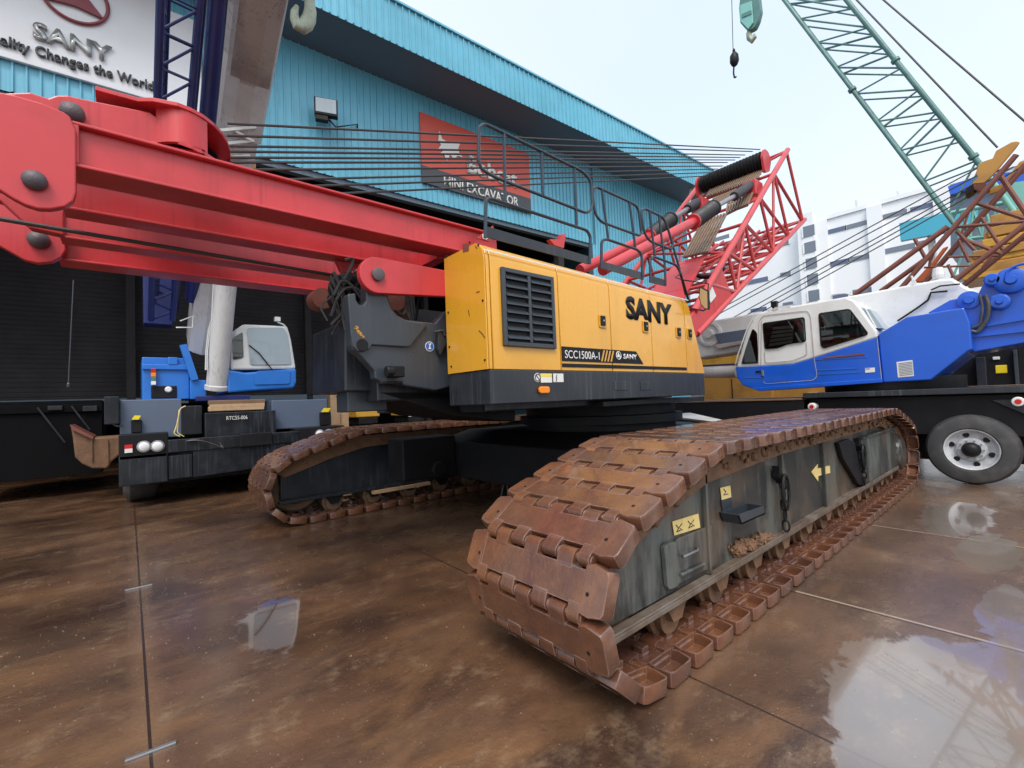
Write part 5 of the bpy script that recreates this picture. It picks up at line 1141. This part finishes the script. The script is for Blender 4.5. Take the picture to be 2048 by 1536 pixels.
# things seen under the slewing body
mach = empty('parked_machine', atx(1990,760,13.)*Vector((1,1,0)), 'black machine with a yellow square sticker seen under the blue slewing body', 'machine')
def mbx(root, x0, y0, x1, y1, xx, d, name, m, bev=.01):
    a, b_ = atx(x0,y0,xx), atx(x1,y1,xx); return MB().box((xx,b_.y,b_.z),(xx+d,a.y,a.z)).build(name, M[m], root, bevel=bev)
mbx(mach,1868,700,2100,790,13.,1.5,'body','black'); mbx(mach,1990,731,2015,746,12.98,.02,'yellow_sticker','ylw'); mbx(mach,1950,715,1975,775,12.8,.2,'side_box','dark'); mbx(mach,2025,700,2040,775,12.9,.1,'post','plate'); mbx(mach,1985,714,2000,719,12.97,.02,'white_sticker','label')
mbx(mach,1921,753,1925,779,12.7,.1,'yellow_post','labely')
o_ = empty('planks', atx(1950,780,12.6), 'brown timber planks lying on the carrier deck behind the turntable', 'timber'); mbx(o_,1838,776,2100,783,12.5,.4,'plank','woodd'); mbx(o_,1838,783.5,2100,787,12.45,.4,'plank','wood')
o_ = empty('orange_crate', atx(1850,775,12.9), 'orange metal box with open side on the planks under the blue body', 'box'); mbx(o_,1838,766,1861,780,12.9,.4,'shell','orange'); mbx(o_,1842,771,1856,778,12.88,.03,'opening','brown')
# ochre machine behind the deck
OM = empty('ochre_machine', atx(1530,800,13.5)*Vector((1,1,0)), 'weathered ochre yellow machine body behind the truck crane deck', 'machine')
mbx(OM,1380,757,1545,803,13.4,1.5,'side_panel','ochre'); mbx(OM,1462,758,1466,803,13.37,.03,'seam','black'); mbx(OM,1545,772,1700,803,13.5,1.5,'low_panel','ochre'); mbx(OM,1380,708,1490,732,13.6,1.2,'upper_panel','yellow_b'); mbx(OM,1614,785,1634,795,13.3,.2,'timber_block','wood'); mbx(OM,1380,732,1500,757,14.2,.5,'inner_frame','black')
MB().box((13.6,OM.location.y-3,0),(15,OM.location.y+4,1.2)).build('undercarriage', M['black'], OM)
# ---------------------------------------------------------------- green lattice boom with its ropes and blocks
GB = empty('green_lattice_crane', (16.5, .5, 0), 'sea green lattice crane boom leaning up to the left against the sky', 'lattice crane')
GX = 16.
def ext(p, q, t): return p+(q-p)*t
g1a, g1b = atx(1925,470,GX), atx(1568,0,GX); g2a, g2b = atx(1958,327,GX), atx(1693,0,GX)
g1t = ext(g1a, g1b, 1.35); g2t = ext(g2a, g2b, 1.5)
bk_ = Vector((.5,-.05,.0))
foot = atx(2040,560,GX+.5)
chs = []
for nm, a, b_, r_ in (('c1',g1a,g1t,.05),('c2',g2a,g2t,.06)):
    MB().tube(a, b_, r_, 10).build('boom_chord', M['green'], GB, smooth=True); MB().tube(a+bk_, b_+bk_, r_*.8, 10).build('boom_chord', M['green'], GB, smooth=True)
MB().tube(g1a, foot, .05, 10).tube(g1a+bk_, foot+bk_, .045, 10).tube(g2a, foot+Vector((0,-.6,0)), .06, 10).build('boom_foot', M['mint'], GB, smooth=True)
mb = MB(); NN = 11
for i in range(NN):
    f = lambda k, c: ext(g1a, g1t, k) if c == 0 else ext(g2a, g2t, k)
    t = .03+i*.088; a = f(t+.02, 0); b_ = f(t-.02, 1); a2 = f(t+.088+.02, 0)
    mb.tube(a, b_, .024, 6); mb.tube(b_, a2, .024, 6); 
    if i%3 != 1: mb.tube(a+bk_, b_+bk_, .03, 6)
    mb.tube(b_+bk_, a2+bk_, .022, 6); mb.tube(a, a+bk_, .02, 6); mb.tube(b_, b_+bk_, .02, 6)
mb.build('boom_lacing', M['green'], GB, smooth=True)
mb = MB()
for p in (ext(g2a,g2t,.03), ext(g1a,g1t,.42), ext(g2a,g2t,.40)): mb.lathe(p-(g2t-g2a).normalized()*.12, g2t-g2a, [(0,.06),(.02,.10),(.10,.10),(.12,.06)], 12)
mb.build('chord_joints', M['green'], GB, smooth=True)
for (a, b_, r_) in (((1700,-14),(1995,295),.022),((1745,-19),(2100,286),.022)): MB().tube(atx(*a,15.5), atx(*b_,15.5), r_, 6).build('pendant_rope', M['rope'], GB)
hb = empty('hook_block', atx(1500,60,13.), 'sea green hook block with a dull hook, hanging high beside the green boom', 'hook block')
hx = 13.
HB_ = MB().prism(rnd([atx(x,y,hx) for x,y in [(1482,-25),(1515,-30),(1521,20),(1516,40),(1509,55),(1495,62),(1480,45),(1478,15)]], .05), (.18,0,0)).build('cheek_plate', M['green'], hb, bevel=.01)
MB().prism([atx(x,y,hx-.05) for x,y in [(1480,10),(1503,2),(1506,45),(1496,58),(1480,42)]], (.05,0,0)).build('side_plate', M['mint'], hb, bevel=.01)
MB().prism([atx(x,y,hx-.07) for x,y in [(1483,28),(1502,20),(1503,27),(1484,35)]], (.02,0,0)).build('band', M['green'], hb)
rr = [.05,.06,.075,.075,.06,.03]; pts = [atx(x,y,hx+.08) for x,y in [(1500,58),(1497,66),(1499,76),(1505,81),(1509,75),(1508,68)]]; rings = []
for i, p in enumerate(pts):
    d = (pts[min(i+1,5)]-pts[max(i-1,0)]).normalized(); a = Vector((1,0,0)); b_ = d.cross(a); rings.append([p+(a*math.cos(t)+b_*math.sin(t))*rr[i] for t in [2*math.pi*j/10 for j in range(10)]])
MB().loft(rings).build('hook', M['hook'], hb, smooth=True)
MB().tube(atx(1484,-25,hx+.05), atx(1482,-130,hx+.05), .012, 5).tube(atx(1512,-28,hx+.05), atx(1508,-130,hx+.05), .012, 5).build('hoist_rope', M['rope'], hb)
bb = empty('ball_hook', atx(1468,157,13.), 'small black ball hook hanging on a single thin rope below the clouds', 'hook')
MB().tube(atx(1460,-130,13.), atx(1466,98,13.), .010, 5).build('hoist_rope', M['rope'], bb)
c = atx(1468,108,13.); MB().lathe(c+Vector((0,0,.15)),(0,0,-1),[(0,.02),(.05,.04),(.1,.03),(.12,.06),(.2,.11),(.36,.12),(.46,.08),(.5,.04)],14).build('ball', M['black'], bb, smooth=True)
MB().path(rpath([atx(1468,128,13.), atx(1467,146,13.), atx(1469,156,13.), atx(1473,153,13.)], .03), .022, 6).build('hook', M['black'], bb, smooth=True)
# ---------------------------------------------------------------- rust brown lattice gantry with ochre head
RB = empty('brown_lattice_crane', (13.2, .3, 0), 'rust brown lattice crane frame with ochre head plate, rising behind the white boom', 'lattice crane')
ch_ = [((780,895),(1480,385),13.,.085),((975,870),(1310,630),13.6,.08),((1130,845),(1990,-150),13.,.075),((1310,800),(2060,-80),13.8,.085),((1520,800),(2250,215),13.,.075),((1590,830),(2250,290),13.6,.075)]
for a, b_, xx, r_ in ch_: MB().tube(z7(*a,xx), z7(*b_,xx), r_*.68, 10).build('chord', M['brown'], RB, smooth=True)
mb = MB()
for a, b_, r_ in (((1540,388),(2250,330),.05),((1480,612),(1860,602),.035),((1300,692),(1650,678),.03),((1680,205),(2250,390),.055),((1545,420),(1680,560),.05),((1600,480),(1880,590),.05),((1860,-10),(2250,560),.06),((1640,260),(1580,440),.03),((1230,475),(1310,620),.05),((1730,320),(1890,560),.045),((1350,600),(1340,690),.035),((1560,490),(1640,650),.045),((1480,670),(1520,760),.04),((1840,560),(1740,690),.04),((1380,560),(1350,640),.035)):
    mb.tube(z7(*a,13.3), z7(*b_,13.3), r_*.7, 8)
mb.build('bracing', M['brown'], RB, smooth=True)
def z5(x, y, xx): return atx(1700+x/5.885, 250+y/5.885, xx)
hd_ = [(1480,560),(1510,470),(1560,430),(1680,390),(1720,300),(1900,200),(1960,190),(2000,200),(1960,260),(1700,570),(1580,680),(1430,695),(1500,620)]
MB().prism([z5(x,y,13.1) for x,y in hd_], (.06,0,0)).build('head_plate', M['ochre'], RB, bevel=.01)
MB().prism([z5(x,y,13.9) for x,y in [(1620,760),(1780,690),(1900,560),(2000,430),(2150,380),(2150,520),(1960,600),(1820,760),(1700,800),(1640,820)]], (.06,0,0)).build('head_plate', M['ochre'], RB, bevel=.01)
MB().prism([z5(x,y,13.5) for x,y in [(1450,690),(1590,680),(1640,740),(1560,780),(1460,760)]], (.3,0,0)).build('gusset', M['brown'], RB)
MB().prism([z5(x,y,13.3) for x,y in [(1330,790),(1420,710),(1450,700),(1450,760),(1360,815)]], (.4,0,0)).build('head_sheave', M['black'], RB)
for a, b_ in (((1380,651),(1901,366)),((1380,659),(1915,372)),((1380,683),(1930,378)),((1385,690),(1940,382)),((1400,693),(1950,386))): MB().tube(atx(*a,13.7), atx(*a,13.7).lerp(atx(*b_,13.7),1.10), .013, 6).build('guy_rope', M['rope'], RB)
# mint lattice section lying beyond, orange plate, ochre stack
MS = empty('mint_lattice_section', (18., 0, 0), 'mint green lattice boom section lying behind the brown lattice frame', 'boom section')
for a, b_, r_ in (((1470,290),(2300,130),.06),((1510,400),(2300,290),.05),((1600,480),(2300,400),.05),((1500,760),(2300,640),.05),((1620,640),(2300,500),.05)): MB().tube(z7(*a,18.), z7(*b_,18.), r_, 8).build('chord', M['mint'], MS, smooth=True)
mb = MB()
for i in range(9): mb.tube(z7(1500+i*85,292-i*16,18.), z7(1560+i*85,470-i*9,18.), .035, 6); mb.tube(z7(1560+i*85,470-i*9,18.), z7(1585+i*85,276-i*16,18.), .035, 6); mb.tube(z7(1520+i*85,756-i*13,18.), z7(1600+i*85,570-i*13,18.), .03, 6)
mb.build('lacing', M['mint'], MS, smooth=True)
MB().prism([z7(x,y,17.5) for x,y in [(1870,170),(1940,60),(2200,20),(2200,330),(2000,250),(1930,260)]], (.1,0,0)).build('end_plate', M['mint'], MS)
OP = MB().prism([z7(x,y,14.5) for x,y in [(1220,800),(1290,800),(1330,740),(1480,530),(1440,545),(1370,640)]], (.15,0,0)).build('orange_beam', M['orange'], None, bevel=.02); tag(OP, 'orange steel beam propped between the brown lattice legs', 'beam')
OS = empty('ochre_stack', atx(2020,560,15.5)*Vector((1,1,0)), 'stack of weathered ochre steel plates at the right edge behind the blue winch', 'plate stack')
rn = random.Random(4)
for k in range(11):
    y0 = 790-k*38; x0 = 1600+k*20+rn.uniform(-25,25); a, b_ = z7(x0,y0-8*k*.3,15.5), z7(2400,y0-120,15.5)
    MB().box((15.5+rn.uniform(0,.1),b_.y,a.z),(17.,a.y,a.z+.17+.1*rn.random())).build('plate', M['ochre' if k%3 else 'yellow_b'], OS, bevel=.02)
MB().box((15.7,-4,0),(16.8,.3,OS.location.z+2.2)).build('support_block', M['black'], OS)
# ---------------------------------------------------------------- background buildings
WB = empty('office_block', (50, 5, 0), 'large white multi storey block with rows of band windows, far right background', 'building')
BX = 48.
def bz(x, y): return z7(x, y, BX)
yl, yr = atx(1330,500,BX).y, atx(2300,400,BX).y
zt = (bz(600,325).z+bz(1440,95).z)/2
MB().box((BX,yr,0),(BX+25,yl,zt)).build('wall', M['bwhite'], WB)
tw0, tw1 = bz(385,400).y, bz(500,400).y; MB().box((BX-1.2,tw1,0),(BX-.01,tw0,bz(440,312).z)).build('stair_tower', M['bwhite'], WB)
MB().box((BX-.15,yr,zt+.01),(BX+25,bz(505,350).y,zt+.35)).build('parapet', M['bwhite'], WB)
def bwin(x0, y0, x1, y1, h, dep=.0, m='bwin', nm='band_window'):
    a, b_ = z7(x0,y0,BX-dep), z7(x1,y1,BX-dep); hz_ = abs(z7(x0,y0,BX-dep).z-z7(x0,y0+h,BX-dep).z); zt_ = (a.z+b_.z)/2
    o = MB().box((BX-dep-.05,b_.y,zt_-hz_),(BX-dep+.0,a.y,zt_)).build(nm, M[m], WB)
    n = max(1, int((a.y-b_.y)/1.6)); fr_ = MB()
    for i in range(n+1): y = b_.y+(a.y-b_.y)*i/n; fr_.box((BX-dep-.09,y-.05,zt_-hz_),(BX-dep-.051,y+.05,zt_))
    fr_.build('mullions', M['bwhite'], o)
for w_ in ((530,425,715,378,32,0,'bwin2'),(716,378,912,325,32),(965,305,1180,250,35),(1190,245,1420,190,32,0,'bwin2'),(550,662,740,620,36,0,'bwin2'),(741,620,935,575,36),(990,560,1240,500,38),(1250,498,1470,452,38),(222,735,310,715,32),(-20,785,140,760,32,0,'bwin2'),(570,905,740,885,36,0,'bwin2'),(760,860,960,830,36),(240,955,328,945,20),(-420,1062,-280,1045,34),(0,1000,130,985,26,0,'bwin2'),(245,500,295,488,30),(-300,900,-120,870,30),(-300,700,-120,655,30),(-300,480,-150,440,30)): bwin(*w_)
for k in range(5): bwin(390+k*10,385+k*120,487+k*9,372+k*121,80,1.21,'bwin','stair_window')
for y_ in (540, 948, 1460): a = bz(y_, 500).y; MB().box((BX-.35,a-.5,0),(BX-.005,a+.5,zt)).build('pilaster', M['bwhite'], WB)
mb = MB()
for (x, y, h_, w_) in ((695,285,8,2),(740,275,22,2),(795,265,80,2.2),(913,240,20,2),(1105,180,62,3),(1148,200,50,22),(1062,230,40,16),(1188,190,40,10),(1020,240,26,14)):
    a = z7(x,y,BX+1); t = z7(x,y-h_,BX+1); ww = w_*.022; mb.box((BX+1,a.y-ww,zt+.2),(BX+1.4,a.y+ww,max(t.z,zt+.6)))
mb.build('roof_mast', M['boomg'], WB)
cyb = empty('cyan_shed', (30, 1, 0), 'bright cyan sheet canopy in front of the white block, right background', 'shed')
def cz(x, y, xx=30.): return z7(x, y, xx)
MB().prism([cz(1115,360), cz(1420,290), cz(1700,225), cz(1700,360), cz(1450,430), cz(1125,492)], (.3,0,0)).build('canopy', M['cyan'], cyb)
MB().prism([cz(1450,430), cz(1700,360), cz(2300,300), cz(2300,800), cz(1450,800)][:0] or [cz(1560,400,30.6), cz(2300,240,30.6), cz(2300,800,30.6), cz(1560,800,30.6)], (.3,0,0)).build('wall', M['bwin'], cyb)
MB().box((30.3,cz(1320,480).y,0),(30.6,cz(1358,480).y,cz(1330,450).z)).build('post', M['boomdk'], cyb)
blb = empty('blue_roof_building', (36, 0, 0), 'building with a bright blue roof band behind the green boom, far right', 'building')
MB().prism([z7(x,y,36.) for x,y in [(1478,85),(1700,5),(2300,-60),(2300,60),(1700,90),(1495,148)]], (.4,0,0)).build('roof_band', M['blue'], blb); MB().prism([z7(x,y,36.3) for x,y in [(1495,148),(2300,40),(2300,600),(1500,600)]], (4,0,0)).build('wall', M['bluegrey'], blb)
